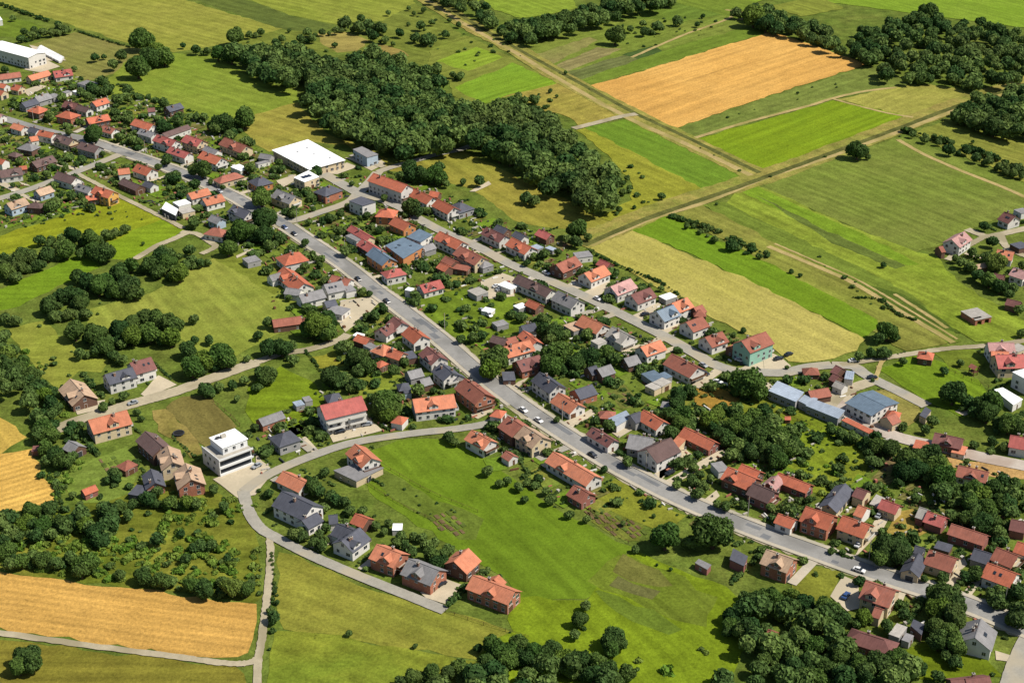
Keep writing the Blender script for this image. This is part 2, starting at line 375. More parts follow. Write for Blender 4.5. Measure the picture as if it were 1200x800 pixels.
 ('crop_strip', [(820,240),(850,238),(1010,315),(1070,346),(1130,400),(1100,402),(1020,350)], (90,124,40), (110,134,46), A_R, dict(streak=.4)),
 ('crop_strip', [(996,330),(1060,346),(1130,392),(1090,386)], (70,114,36), None, A_R, {}),
 ('meadow', [(790,250),(822,240),(1030,348),(1110,402),(1060,412),(1030,392),(900,310)], (122,136,48), (146,140,66), A_R, dict(streak=.4)),
 ('crop_strip', [(738,268),(782,254),(900,308),(1032,376),(1012,397),(880,330)], (86,144,28), (102,150,34), A_R, dict(mid=.1)),
 ('barley_field', [(690,292),(738,269),(880,330),(1012,397),(1005,410),(960,424),(925,424),(895,400),(830,370),(760,330)], (186,174,92), (168,162,70), A_R, dict(mid=.1, streak=.18)),
 ('meadow', [(690,292),(740,268),(790,250),(760,246),(720,262),(680,280)], (132,144,48), None, A_R, {}),
 ('meadow', [(860,14),(905,-4),(1010,8),(1100,20),(1210,34),(1210,-60),(860,-60)], (112,154,36), (128,160,50), A_R, dict(mid=.14)),
 ('meadow', [(900,8),(960,-4),(990,10),(940,20)], (140,152,56), None, A_R, {}),
 ('meadow', [(545,-6),(600,-30),(672,0),(676,10),(640,18),(610,22),(575,10)], (120,156,42), (136,158,54), A_R, {}),
 ('meadow', [(780,0),(850,-6),(900,8),(905,20),(868,24)], (112,146,46), None, A_R, {}),
]
z = .01
for i, (nm, pts, c, c2, ang, kw) in enumerate(FIELDS):
    if nm in ('meadow', 'barley_field', 'lawn', 'crop_strip') and 'lines' not in kw: kw = dict(kw, lines=.045, linew=6.0)
    m = field_mat('%s_%d' % (nm, i), c, c2, ang=ang, **kw)
    poly_sheet(nm, [G(*p) for p in pts], z, m, 1.3, 5.5); z += .003

def road_mat(name, c, var=.12, warm=None):
    t = NT(name, .95, .15); p = t.pos()
    a = alb(c, .66)
    col = t.mul(a, t.ramp(t.noise(p, .12, 4, .7), .3, .7, 1 - var, 1 + var))
    col = t.mul(col, t.ramp(t.noise(p, 1.1, 3, .8), .3, .7, 1 - var * .8, 1 + var * .8))
    pt = t.noise(p, .06, 2, .5)                                  # repair patches and dirt
    col = t.mix(t.ramp(pt, .5, .6, 0, .7), col, alb(warm or tuple(x * .82 for x in c), .66))
    return t.done(col, t.noise(p, 3, 2), .02)
RD = {'asphalt': road_mat('asphalt', (158,156,151), .13), 'lane': road_mat('worn_lane', (170,165,152), .14, (184,172,146)),
      'gravel': road_mat('gravel', (186,174,146), .14, (150,140,110)), 'dirt': road_mat('dirt', (182,162,106), .2, (146,138,72)),
      'walk': road_mat('pavement_slabs', (196,186,166), .1, (176,170,150)), 'yard': road_mat('yard_concrete', (206,192,164), .1, (188,176,150)),
      'pale': road_mat('pale_lane', (198,186,172), .12, (170,150,134)),
      'verge': field_mat('verge_grass', (166,150,78), (128,138,54), .9, 0, .1, .35, .3, .05),
      'ditch': field_mat('ditch_grass', (78,92,42), (110,110,54), .9, 0, .1, .35, .3, .05),
      'line': road_mat('road_paint', (214,212,206), .08)}
ROADS = [  # name, photo pixels, width, material
 ('verge', [(480,-14),(540,24),(600,56),(660,92),(735,132),(810,168),(884,204)], 17, 'verge'),
 ('verge', [(676,286),(720,268),(790,240),(885,211),(960,184),(1050,150),(1130,120),(1215,92)], 17, 'verge'),
 ('field_track', [(484,-10),(540,26),(600,60),(660,96),(735,138),(810,172),(880,206)], 4, 'dirt'),
 ('field_track', [(692,288),(760,258),(830,236),(888,212),(960,188),(1050,156),(1130,126),(1215,100)], 4, 'dirt'),
 ('ditch', [(486,-14),(545,22),(605,57),(665,90),(740,131),(812,165),(890,203)], 3.5, 'ditch'),
 ('ditch', [(684,288),(760,256),(830,232),(886,212),(960,185),(1050,152),(1130,122),(1215,95)], 4, 'ditch'),
 ('field_track', [(672,151),(700,144),(728,137),(746,134)], 5, 'gravel'),
 ('field_track', [(815,162),(860,148),(900,137),(950,124),(975,116),(1010,108),(1050,103)], 3, 'dirt'),
 ('field_track', [(975,116),(1000,123),(1040,133),(1070,138)], 2.5, 'dirt'),
 ('field_track', [(866,24),(880,18),(850,12)], 3, 'dirt'),
 ('field_track', [(740,68),(800,42),(850,24),(862,16)], 2.5, 'dirt'),
 ('field_track', [(900,289),(960,314),(1000,332),(1050,362),(1117,402)], 3, 'dirt'),
 ('field_track', [(908,286),(966,311),(1006,329),(1056,358),(1122,398)], 1.4, 'dirt'),
 ('field_track', [(1048,345),(1080,365),(1110,385)], 2, 'dirt'),
 ('field_track', [(1052,164),(1080,180),(1120,198),(1180,222),(1210,236)], 3, 'dirt'),
 ('lane', [(1133,269),(1155,277),(1172,275),(1215,265)], 5, 'gravel'),
 ('lane', [(1172,275),(1178,288),(1190,296),(1215,305)], 4, 'gravel'),
 ('lane', [(1110,305),(1128,292),(1142,284),(1155,277)], 3.5, 'gravel'),
 ('lane', [(443,202),(457,197),(482,190),(510,182),(538,176),(556,170)], 5, 'lane'),
 ('dirt_road', [(300,425),(250,443),(212,457),(175,468),(150,475),(125,483),(95,492),(60,506)], 7, 'gravel'),
 ('dirt_road', [(300,425),(330,415),(362,410),(395,400),(408,392)], 4.5, 'gravel'),
 ('footpath', [(215,268),(200,260),(170,245),(140,230),(112,215),(98,208),(88,202)], 3, 'gravel'),
 ('footpath', [(212,272),(220,273),(232,275),(246,284),(252,290),(236,298)], 3.5, 'gravel'),
 ('footpath', [(220,273),(200,282),(185,288),(170,297),(158,304)], 4, 'gravel'),
 ('farm_track', [(316,628),(317,655),(314,690),(310,725),(306,755),(302,780),(301,830)], 2.6, 'gravel'),
 ('farm_track', [(-20,740),(0,742),(100,756),(200,769),(262,777),(290,777),(305,770)], 2.7, 'gravel'),
 ('industrial_lane', [(975,468),(990,482),(1020,498),(1050,512),(1100,524),(1150,536),(1210,548)], 7.5, 'pale'),
 ('lane', [(1026,446),(1000,455),(985,462),(972,475)], 6, 'gravel'),
 ('side_street', [(975,428),(1000,430),(1012,438),(1026,446),(1055,460),(1086,476)], 6, 'lane'),
 ('field_track', [(1026,446),(1032,426),(1040,420)], 2, 'dirt'),
 ('field_track', [(985,428),(1030,421),(1075,414),(1110,409),(1150,406),(1215,398)], 3.5, 'gravel'),
 ('corner_road', [(1215,735),(1200,765),(1188,795),(1180,830)], 7, 'lane'),
 ('left_lane', [(-20,239),(0,233),(33,223),(63,212),(90,202),(115,192),(142,181)], 6, 'lane'),
 ('cross_street', [(330,262),(352,257),(373,250),(407,238),(420,227),(433,214),(443,202)], 6, 'lane'),
 ('cross_street', [(377,203),(395,213),(420,227)], 7, 'lane'),
 ('cul_de_sac', [(285,575),(291,598),(304,618),(325,631),(362,650),(410,671),(475,697),(522,716)], 4.4, 'lane'),
 ('curving_side_road', [(596,487),(570,497),(535,503),(487,508),(425,517),(387,527),(337,546),(305,562),(286,576)], 4.8, 'lane'),
 ('upper_street', [(420,227),(445,234),(470,244),(487,255),(517,271),(560,290),(600,311),(650,332),(700,355),(750,380),(785,398),(815,415),(838,428),(866,436),(893,437),(920,437),(947,431),(975,428)], 6.4, 'lane'),
 ('main_road', [(-30,130),(0,138),(33,148),(63,156),(93,162),(112,168),(142,178),(175,189),(210,202),(247,218),(280,234),(302,248),(324,258),(365,285),(405,312),(440,340),(470,362),(515,397),(560,436),(600,467),(645,498),(712,540),(775,574),(832,600),(900,627),(950,645),(997,662),(1050,680),(1090,693),(1150,715),(1215,742)], 7.2, 'asphalt'),
]
LINES = {}
zr = z + .012
for nm, pts, wd, mt in ROADS:
    ln = smooth([G(*p) for p in pts], 12); LINES.setdefault(nm, []).append(ln)
    ribbon(nm, ln, wd, zr, RD[mt], jit=(.9 if mt == 'verge' else .2 if mt in ('dirt', 'gravel', 'ditch') else .08)); zr += .003
MAIN = LINES['main_road'][0]; UP = LINES['upper_street'][0]
# kerbed pavements along the main road, narrow gaps where side streets meet it
def near_side(p, gap=6.5):
    for nm in ('left_lane', 'cross_street', 'curving_side_road'):
        for ln in LINES[nm]:
            for q in (ln[0], ln[-1]):
                if hypot(p[0]-q[0], p[1]-q[1]) < gap: return True
    return False
for sgn in (1, -1):
    seg = []
    L = offsets(MAIN, sgn * 4.6)
    start = 50
    for i in range(start, len(L)):
        if near_side(L[i]):
            if len(seg) > 2: ribbon('pavement', seg, 1.7, .0, RD['walk'], h=zr + .12)
            seg = []
        else: seg.append(L[i])
    if len(seg) > 2: ribbon('pavement', seg, 1.7, .0, RD['walk'], h=zr + .12)
rp_ = random.Random(3)
PATCHM = road_mat('asphalt_repair', (126,128,130), .1)
for i in range(26):                      # repaired strips in the main road
    k_ = rp_.randrange(60, len(MAIN) - 12); n_ = rp_.choice((2, 2, 3, 5)); seg = MAIN[k_:k_ + n_ + 1]
    ribbon('road_repair', seg, rp_.uniform(1.0, 2.8), zr + .006 + i * .0005, PATCHM, off=rp_.uniform(-2, 2), jit=.1)
ribbon('verge_gravel', MAIN[50:], 12.2, zr - .2, road_mat('roadside_gravel', (176,166,138), .2, (120,128,66)), jit=.7)
def tile(ox, oy, s): return lambda x, y: (ox + x / s, oy + y / s)
TILES = {'A': (0,0,4), 'B': (300,0,4), 'C': (600,0,4), 'D': (900,0,4), 'U': (0,200,4), 'V': (300,200,4), 'W': (600,200,4), 'X': (900,200,4),
         'Z': (0,400,4), 'Y': (300,400,4), 'P': (600,400,4), 'Q': (900,400,4), 'I': (0,600,4), 'J': (300,600,4), 'K': (600,600,4), 'R': (900,600,4),
         '1': (0,40,6), '2': (0,130,6), '3': (180,130,6), '4': (340,150,6),
         'a': (400,370,7.475), 'b': (560,370,7.475), 'c': (720,360,7.475), 'd': (840,370,7.475), 'e': (560,470,7.475), 'f': (820,530,7.475),
         'g': (960,560,7.475), 'h': (1100,230,11.94), 'i': (530,630,8.888), 'j': (970,440,11.43), 'k': (360,450,11.43), 'l': (1120,400,13.33)}
def TP(t, x, y):
    ox, oy, s = TILES[t]; return ox + x / s, oy + y / s
YARDS = [('Y', [(345,442),(520,350),(592,420),(360,476)]), ('Z', [(662,250),(740,160),(832,205),(760,235),(690,268)]), ('Z', [(350,322),(440,282),(492,276),(470,320),(360,346)]),
 ('Z', [(1000,648),(1180,570),(1260,640),(1200,720),(1110,735)]), ('J', [(770,380),(870,306),(965,342),(892,432),(800,402)]), ('Q', [(280,240),(350,226),(420,215),(380,330),(300,300)]),
 ('Q', [(340,330),(360,322),(600,430),(590,456),(440,400)]), ('R', [(392,232),(500,40),(575,20),(540,85),(430,190)]), ('R', [(292,396),(350,300),(425,330),(432,452),(370,466)]),
 ('d', [(350,402),(480,330),(560,362),(650,440),(560,520),(380,530),(200,462)]), ('d', [(380,590),(470,590),(480,640),(390,690)]), ('V', [(620,162),(690,136),(722,160),(660,184)]), ('V', [(380,700),(400,610),(545,590),(575,620),(520,680),(420,760)]),
 ('V', [(1050,522),(1150,480),(1210,500),(1210,590),(1080,605)]), ('4', [(232,322),(400,245),(475,275),(332,327)]), ('4', [(386,210),(620,212),(672,250),(570,305),(480,252)]),
 ('3', [(862,492),(1000,450),(1012,482),(902,545)]), ('1', [(170,252),(290,170),(425,232),(282,272)]), ('1', [(205,78),(340,110),(465,188),(300,190)]), ('1', [(160,400),(280,360),(330,370),(200,440)]),
 ('W', [(250,540),(300,512),(332,550),(282,562)]), ('W', [(330,575),(450,512),(462,526),(402,602)]), ('W', [(555,686),(690,618),(702,632),(612,702)]), ('W', [(690,752),(780,700),(792,720),(722,768)]),
 ('P', [(210,398),(370,318),(388,340),(262,418)]), ('P', [(650,652),(720,540),(790,490),(842,530),(762,592),(702,652)]), ('P', [(318,452),(352,440),(482,500),(442,542)]), ('P', [(0,212),(30,190),(80,168),(22,226)]),
 ('X', [(868,388),(940,334),(962,350),(850,412)]), ('R', [(602,370),(642,386),(622,440),(580,452)]), ('R', [(1062,650),(1142,672),(1132,702),(1070,692)]), ('P', [(470,430),(560,385),(590,400),(500,455)]),
 ('Y', [(730,10),(790,-20),(800,10),(740,50)]), ('Y', [(1000,345),(1100,300),(1110,330),(1040,365)]), ('Y', [(215,455),(235,445),(290,510),(262,522)]), ('2', [(700,240),(830,235),(860,250),(760,262)]),
 ('2', [(130,500),(200,520),(215,530),(160,525)]), ('Y', [(0,520),(30,560),(65,590),(10,640),(0,640)]), ('V', [(1000,100),(1090,50),(1105,66),(1030,100)]), ('R', [(860,230),(920,215),(935,245),(880,290)]),
 ('Q', [(880,330),(930,300),(1000,320),(920,350)]), ('P', [(690,600),(740,560),(740,600),(690,655)]), ('P', [(900,745),(960,700),(975,725),(930,765)]), ('U', [(1105,400),(1200,360),(1200,372),(1110,412)])]
for i, (t, pts) in enumerate(YARDS):
    poly_sheet('paved_yard', [G(*TP(t, *p)) for p in pts], z + .002 * (i % 4) + .002, RD['yard'], .25, 5)
YARD_POLYS = [[G(*TP(t, *p)) for p in pts] for t, pts in YARDS]
# dug vegetable beds
BEDM = field_mat('dug_bed', (112,92,66), (128,110,70), .8, A_ROAD, .2, .3, .3, .1); BEDG = field_mat('leafy_bed', (66,104,40), (88,118,46), .8, A_ROAD, .3, .3, .3, .1)
rb = random.Random(12)
for cx, cy, n_, m_ in ((722,612,5,4), (708,606,3,3), (748,622,3,3), (528,612,3,4), (735,468,4,3), (545,622,2,3), (135,545,3,3), (645,388,3,3)):
    x0, y0 = G(cx, cy); c_, s_ = cos(A_ROAD), sin(A_ROAD)
    for i in range(n_):
        for j in range(m_):
            if rb.random() < .2: continue
            u, v = (i - n_/2) * 3.6, (j - m_/2) * 2.4; L_, W_ = rb.uniform(2.2, 3.2), rb.uniform(.9, 1.7)
            poly_sheet('vegetable_bed', [(x0 + (u+a)*c_ - (v+b)*s_, y0 + (u+a)*s_ + (v+b)*c_) for a, b in ((-L_/2,-W_/2),(L_/2,-W_/2),(L_/2,W_/2),(-L_/2,W_/2))], z + .012 + .0012 * (i * m_ + j) + (cx % 7) * .0003, rb.choice((BEDM, BEDM, BEDG)), .08, 2)
# patches of lawn, soil and vegetable beds in the back gardens
# ---------------------------------------------------------------- buildings
# rows: kind(g gable, h hip, f flat, q flat over four corners, l low gable)  coordinates of the ridge or roof axis, width m, roof, walls, eaves height m
HOUSES = {
'2': '''g 95 80 172 104 9 O w 4.5|g 212 108 268 126 7 D w 3.5|g 280 128 378 152 9 R w 5|g 205 182 262 172 7 O w 3|g 398 160 522 194 11 B c 5|g 572 212 694 248 11 B g 5|h 162 222 236 232 11 G n 4.5|h 80 285 128 292 7 B n 3|g -25 332 45 338 7 R w 3.5|g -10 415 150 392 12 B w 4.5|g 132 388 188 382 5 R n 3|g 212 350 378 312 11 B n 4|g 402 422 538 462 11 B w 5|g 552 503 640 540 9 G w 3.5|g 672 522 795 562 11 R y 6.5|g 600 596 700 582 6 R n 4|g 250 555 352 520 10 K u 4|g 50 648 168 602 11 K u 5|h 215 640 285 645 8 B n 3.5|g 950 50 1075 92 11 R w 6|g 985 120 1090 150 9 G w 5|g 1105 160 1235 205 11 P w 6|g 825 408 908 398 9 O w 3.5|g 955 370 1080 398 12 R w 4.5|g 860 470 988 520 8 B n 3|g 1015 490 1092 508 7 D w 3''',
'1': '''l -8 43 218 145 15 W w 8|g -20 284 140 262 10 T w 4|g 180 285 352 258 10 O c 4|g 370 258 500 240 13 P w 4|g 0 345 52 350 7 R w 3|g 88 352 158 356 10 R c 4|g -20 390 35 396 8 R c 4|f 580 356 657 334 14 G w 4|f 515 402 595 388 5 W w 2.5|f 445 408 495 400 5 G w 2.5|g 145 478 255 450 10 D g 3.5|g 235 435 345 412 11 G g 3.5|f 345 440 408 422 9 G g 3|h 232 500 298 508 12 R n 5|g 445 472 560 478 11 M n 4.5|g 548 488 622 518 9 B w 4|h 430 538 520 545 12 R b 5.5|g 636 468 755 448 10 R w 4.5|g 605 588 758 558 11 R n 4.5|g 715 640 822 656 10 T w 4|g 1035 520 1088 515 6 M w 3|g -70 545 30 558 9 N w 4''',
'3': '''g 66 158 235 92 7 B w 3|g 228 162 342 202 12 P c 6|g 112 248 255 288 10 P w 5|g 335 280 488 322 12 R w 5.5|g 508 178 645 244 13 T c 5|g 370 240 448 278 7 G w 3|h 450 458 600 430 10 T c 3.5|f 568 382 645 410 7 W w 3|h 715 465 780 455 14 D o 4.5|g 750 295 832 308 7 G g 3|f 728 372 802 346 4 G w 2.5|q 830 275 1085 200 1350 345 1095 414 W c 5|q 985 468 1088 418 1165 462 1060 500 W c 5.5|g 865 545 1000 595 13 G c 5''',
'4': '''h 215 415 315 395 13 D b 5.5|g 598 308 812 400 13 R w 7|q 412 512 500 480 604 520 508 548 D w 6|h 640 560 715 565 13 R o 5.5|g 718 625 862 658 12 R o 4.5|g 855 425 1018 478 12 R w 4|g 985 440 1052 450 7 R n 3|g 1032 495 1160 550 12 R w 5.5|h 1160 510 1230 530 14 D g 3.5|q 440 150 505 130 620 185 540 207 G u 6''',
'U': '''q 757 177 777 146 835 180 823 210 W d 3.5|f 820 152 885 144 8 W w 3|f 840 188 905 180 8 C c 3|g 876 100 978 82 10 O w 4.5|g 948 130 1038 106 11 O w 4.5|g 1095 155 1172 188 12 D w 5.5|g 985 205 1045 218 9 G u 4.5|h 985 262 1045 272 11 T w 4|f 1145 418 1212 408 8 G g 3''',
'V': '''h 130 385 205 378 15 R w 5|g 115 450 240 520 14 R w 4|g 140 545 212 555 7 G w 3|g 65 492 120 470 7 G w 3|g 200 580 310 550 11 G w 4.5|g 315 528 405 515 12 G w 5|g 355 485 445 505 10 T w 4|f 408 552 460 548 8 G w 4|f 340 648 428 655 9 G w 3|g 318 612 372 600 7 D c 3|g 78 702 208 674 8 T n 3|h 225 686 248 684 7 T n 2.5|g 436 255 548 302 7 P c 3.5|f 430 300 505 318 7 G w 3|g 492 316 590 368 10 P n 4|g 538 358 638 404 12 S o 6|h 610 462 680 456 10 P w 5|g 765 532 865 508 11 P w 4|f 705 550 735 556 4 W w 3.5|q 605 350 690 312 787 355 690 412 S o 5|q 705 310 765 272 827 300 772 335 S w 5|g 770 350 835 340 7 G g 3|g 866 278 964 332 12 R w 5.5|g 946 352 1072 398 13 T c 5.5|g 858 430 912 445 7 R n 3|g 880 400 942 418 7 T n 3|f 930 445 1000 458 7 T n 3|h 1055 425 1090 420 8 G g 3|g 1080 260 1170 302 11 M w 5|g 1125 252 1185 270 7 D n 3|f 1145 526 1215 545 6 W w 3|f 1008 555 1072 572 8 C g 3|f 1065 645 1112 655 5 W w 2.2|f 1118 720 1172 705 6 G g 2.5|g 1108 768 1178 788 7 B n 3''',
'W': '''g -5 310 95 354 12 R w 5|g 12 280 68 300 7 D w 3.5|g 118 274 192 290 9 P n 3.5|f 95 350 140 360 5 L g 2.2|f 160 358 206 366 4 L g 2.2|g 212 438 290 394 13 T n 5|g 345 480 425 436 13 O w 5|g 470 543 548 498 13 N w 5|g 560 580 645 542 13 M w 5|g 683 658 752 622 14 S w 5.5|g 753 621 818 588 13 O w 5.5|f 295 395 370 386 8 G w 3|g 408 414 464 430 7 P n 3|f 700 592 762 580 6 W g 2.8|g 848 638 896 628 8 T n 3|g 28 482 190 554 11 B w 5|g 75 602 135 622 7 R n 3|f 15 636 65 626 5 W g 2.5|g 210 560 318 600 13 G w 5.5|f 265 738 338 728 8 K g 3|g 42 715 108 710 8 D w 3.5''',
'X': '''g 1075 365 1155 378 12 O w 4.5|g 1148 452 1225 470 11 N w 5|f 1168 190 1215 182 7 G w 4|f 1150 350 1215 345 8 D n 3|g 970 440 1020 430 5 K n 2.5|g 1060 480 1110 488 6 M n 3|g 1120 600 1190 610 7 M n 3''',
'h': '''g 165 590 380 485 13 N w 6|g 0 700 60 690 7 T n 3.5|g 900 215 1100 262 13 M w 4.5''',
'Z': '''g 328 170 395 246 15 K n 4|g 493 155 617 112 12 D w 6|g 610 100 705 66 14 M w 6|g 408 360 598 322 15 O c 6|g 552 366 642 350 10 G c 4.5|g 676 416 764 486 12 B n 6|g 765 487 830 556 12 K c 6|g 848 570 918 636 14 K b 5.5|g 686 597 748 652 10 D b 4|f 620 690 680 700 8 D d 2.5|h 575 556 608 562 8 T n 3|g 380 690 450 672 5 R r 2.5|g 312 466 378 480 8 G n 3|f 150 500 190 498 5 M n 2.2''',
'Y': '''h 100 430 165 420 12 D g 5|g 12 362 120 322 7 G b 2.8|h 345 244 380 240 10 D n 3|f 178 290 222 284 5 L g 2.5|f 222 270 258 264 5 G g 2.5|g 745 282 915 228 14 O w 5.5|g 978 168 1075 242 14 T b 6|h 660 345 685 350 8 R w 3|h 1122 315 1148 320 8 R w 3|g 1010 410 1102 460 11 O w 5|g 450 480 555 537 12 O w 5.8|q 362 603 462 570 600 590 470 655 G c 3|g 122 603 238 652 11 O w 4|g 110 702 278 756 15 D w 6''',
'a': '''g 450 0 540 52 11 M w 5|g 318 108 455 56 10 M w 4.5|g 585 85 720 165 12 R w 5|h 330 240 400 262 11 O w 4.5|g 415 275 545 318 8 R c 3.5|h 330 388 362 395 7 R n 3|g 150 150 240 200 7 R n 3|g 735 262 880 348 12 M w 5|g 868 405 975 490 12 D w 5.5|g 1000 490 1040 520 7 D g 3|g 575 485 700 455 9 G g 3|g 690 560 770 525 7 G n 3|h 520 590 570 580 8 D n 2.8|f 545 655 600 640 6 D u 2.8|f 560 340 650 335 8 D n 3|f 130 175 175 150 5 W w 2.5|f 215 265 290 250 6 G w 3''',
'b': '''g 225 275 445 195 13 O w 4.8|g 400 120 518 215 9 R w 4.5|g 240 205 325 170 6 T n 3|g 330 385 545 340 13 M b 4.5|g 545 482 700 600 12 D w 6|g 695 668 890 765 12 O w 4|g 840 640 1010 600 11 D b 3.2|g 960 450 1040 430 9 D n 3|g 1045 460 1165 420 10 G n 3.2|g 890 0 1130 55 13 O w 5|g 1022 170 1095 165 6 O w 3|f 785 100 915 75 9 K g 3|f 1015 230 1110 205 6 C w 3|g 370 75 505 60 9 D w 3.3|f 160 70 245 45 5 W w 2.5|g 150 165 215 155 7 B n 3|f 215 525 325 520 9 D n 2.5''',
'c': '''g -20 160 130 235 13 C w 5|g 640 130 760 65 13 T w 5.2|g 235 345 400 275 12 O w 5|g 800 260 940 200 13 T w 4.8|g 495 400 745 515 14 T w 5|g 75 435 205 415 10 G n 3.3|f 275 605 410 590 10 S g 3|f 405 605 475 580 6 S g 2.8|f 305 665 400 700 7 C c 3|f 370 635 470 665 7 C c 3.2|h 720 20 775 20 8 T n 3''',
'd': '''g 215 215 430 130 15 T m 7|g 330 215 425 190 8 O m 6.5|g 115 260 195 232 7 O n 3.2|h 785 450 870 450 8 T n 2.4|g 1035 430 1105 450 9 M n 4|g 1015 500 1080 520 7 M n 3|f 1125 510 1200 520 9 L w 3.2|g 1045 560 1125 600 6 C w 3|g 800 655 980 625 9 T n 3|q 452 655 532 568 765 667 692 752 L g 4.2|q 712 742 768 690 885 722 830 800 L g 3.4''',
'e': '''g 255 122 400 205 14 T n 6|g 400 205 570 305 14 K c 6|g 240 430 320 470 6 T w 2.6|g 650 436 1035 640 12 O w 4.5|g 840 722 980 800 11 T r 4''',
'P': '''h 425 322 470 325 8 T n 3|q 450 360 535 322 560 355 490 396 L w 3.5|g 375 396 480 458 9 M w 3.5|g 618 315 710 372 11 R w 4.5|g 550 430 665 450 14 G g 4.5|g 628 500 750 448 15 B w 6|g 700 488 728 548 9 B w 5.5|q 750 470 785 430 815 460 770 508 O c 3|g 808 396 955 466 10 R r 4|f 945 592 1012 575 7 G w 3|f 700 292 760 300 6 G g 2.5|g 555 345 600 325 9 D g 3.5''',
'Q': '''q 175 300 215 270 362 322 330 362 L g 3.5|f 685 478 752 486 8 R w 2.6|f 866 500 930 508 8 O w 2.4|f 352 362 490 420 4 R w 2.4|l 425 243 556 302 17 S w 5.5|h 575 320 600 325 10 R c 4|g 555 352 600 335 9 T c 4|q 710 345 738 305 766 322 738 360 D c 3|g 780 428 920 446 11 M r 3.5|g 1136 436 1245 452 12 P w 5|g 892 575 1038 608 11 T w 4|h 722 42 762 48 9 R n 4|g 1065 60 1210 56 15 P c 6|g 1045 42 1130 45 8 O c 5|g 1030 2 1155 2 12 N w 6|f 1150 15 1195 40 8 C c 4|q 1145 142 1210 125 1300 160 1235 190 W w 7|q 1060 225 1100 215 1195 270 1150 297 W w 3.5|g 345 655 300 765 10 D c 3.5|g 85 350 100 350 3 R r 2''',
'f': '''g 255 110 490 225 13 R n 5|g 375 85 525 165 10 R n 4.5|f 130 130 230 110 8 G w 3|g 480 248 645 345 12 B r 5|g 700 158 965 282 9 R r 4|g 600 260 690 190 7 N r 3.5|g 690 522 840 582 9 R w 4.5|g 930 462 1180 548 14 R b 6''',
'g': '''g 210 312 445 408 13 R c 5.5|g 345 225 420 260 10 O w 4|g 335 68 420 115 8 M c 3.8|g 200 85 260 120 8 G c 3.2|g 560 165 700 240 8 P c 3.6|q 440 225 500 140 580 175 530 250 C c 2.8|q 505 290 545 245 672 285 620 355 C c 3.2|g 955 275 1110 345 10 P r 4.2|g 880 245 950 272 10 C r 4|g 1150 390 1240 415 10 T r 4.2''',
'R': '''g 860 48 1032 104 10 T r 4.4|g 755 170 888 212 13 T c 4.5|g 692 182 682 268 8 D c 4|g 690 152 735 165 6 D d 2.8|g 965 168 1052 190 10 D g 3|f 785 150 860 165 6 D n 2.4|g 1030 230 1168 284 13 R w 5|g 1082 152 1165 205 12 T c 5|g 1168 135 1235 152 10 R w 4.5|g 1140 28 1215 45 10 M r 4|g -8 168 122 214 13 K b 6|g 458 315 602 362 15 T c 6|g 500 440 540 452 7 T c 4.2|g 972 488 1000 588 15 G w 5|g 925 775 1040 762 11 M n 4|g 855 782 930 775 8 M n 3.4|h 400 555 580 600 10 M r 3.5|f 585 542 635 560 8 C g 3|q 668 530 682 500 735 525 720 575 D n 3|f 640 580 670 590 5 G g 2.6|g 0 545 38 560 6 T n 2.8''',
'K': '''q 857 236 875 217 935 245 915 268 G r 2.6|q 1020 220 1037 168 1106 205 1088 252 D r 3.5''',
'J': '''g 210 32 292 -2 9 D w 3.5|g 338 12 382 8 7 D w 3|g 378 48 455 76 11 D w 4.6|g 400 130 488 66 13 D w 5|f 640 66 686 66 5 W w 2.4|g 565 144 682 190 13 O b 5.5|g 714 212 860 266 14 G b 5.5|g 462 5 530 25 8 R n 2.8''',
'i': '''g 28 240 158 92 14 O n 4.8|g 205 382 662 538 12 O b 5.5|g 440 430 480 375 7 O b 4.6''',
'k': '''g 200 305 700 118 15 P w 7.5''',
'A': '''g 772 497 850 482 10 D n 4.5|f -30 88 5 84 14 W w 5''',
}
NAMED = {}
def roofline_z(hw, W, kind): return hw + W / 2 * {'g': .64, 'h': .56, 'l': .16}.get(kind, 0) + .15
ALLH = []
for t, txt in HOUSES.items():
    for row in txt.split('|'):
        a = row.split(); k = a[0]
        if k == 'q':
            pts = [(float(a[1+2*i]), float(a[2+2*i])) for i in range(4)]; r, wl, hw = a[9], a[10], float(a[11])
            P = [G(*TP(t, *p), hw) for p in pts]
            cx, cy = sum(p[0] for p in P) / 4, sum(p[1] for p in P) / 4
            d1 = hypot(P[1][0]-P[0][0], P[1][1]-P[0][1]); d2 = hypot(P[2][0]-P[1][0], P[2][1]-P[1][1])
            az = atan2(P[2][1]-P[1][1]+P[3][1]-P[0][1], P[2][0]-P[1][0]+P[3][0]-P[0][0])
            L, W = d2, d1; L = .5 * (d2 + hypot(P[3][0]-P[0][0], P[3][1]-P[0][1])); W = .5 * (d1 + hypot(P[3][0]-P[2][0], P[3][1]-P[2][1]))
            ALLH.append(dict(k='f', x=cx, y=cy, az=az, L=L, W=W, r=r, w=wl, hw=hw, t=t, quad=P))
        else:
            x1, y1, x2, y2, W = map(float, a[1:6]); r, wl, hw = a[6], a[7], float(a[8])
            W *= {'g': .74 if W >= 9 else .85, 'h': .78, 'f': .85, 'l': 1}[k]      # eaves-to-eaves widths checked against the eave lines
            if 4 <= hw < 7: hw *= .82
            H = roofline_z(hw, W, k)
            p, q = G(*TP(t, x1, y1), H), G(*TP(t, x2, y2), H)
            L = hypot(q[0]-p[0], q[1]-p[1]); az = atan2(q[1]-p[1], q[0]-p[0])
            if k == 'h': L += W * .45
            ALLH.append(dict(k=k, x=(p[0]+q[0])/2, y=(p[1]+q[1])/2, az=az, L=L, W=W, r=r, w=wl, hw=hw, t=t))
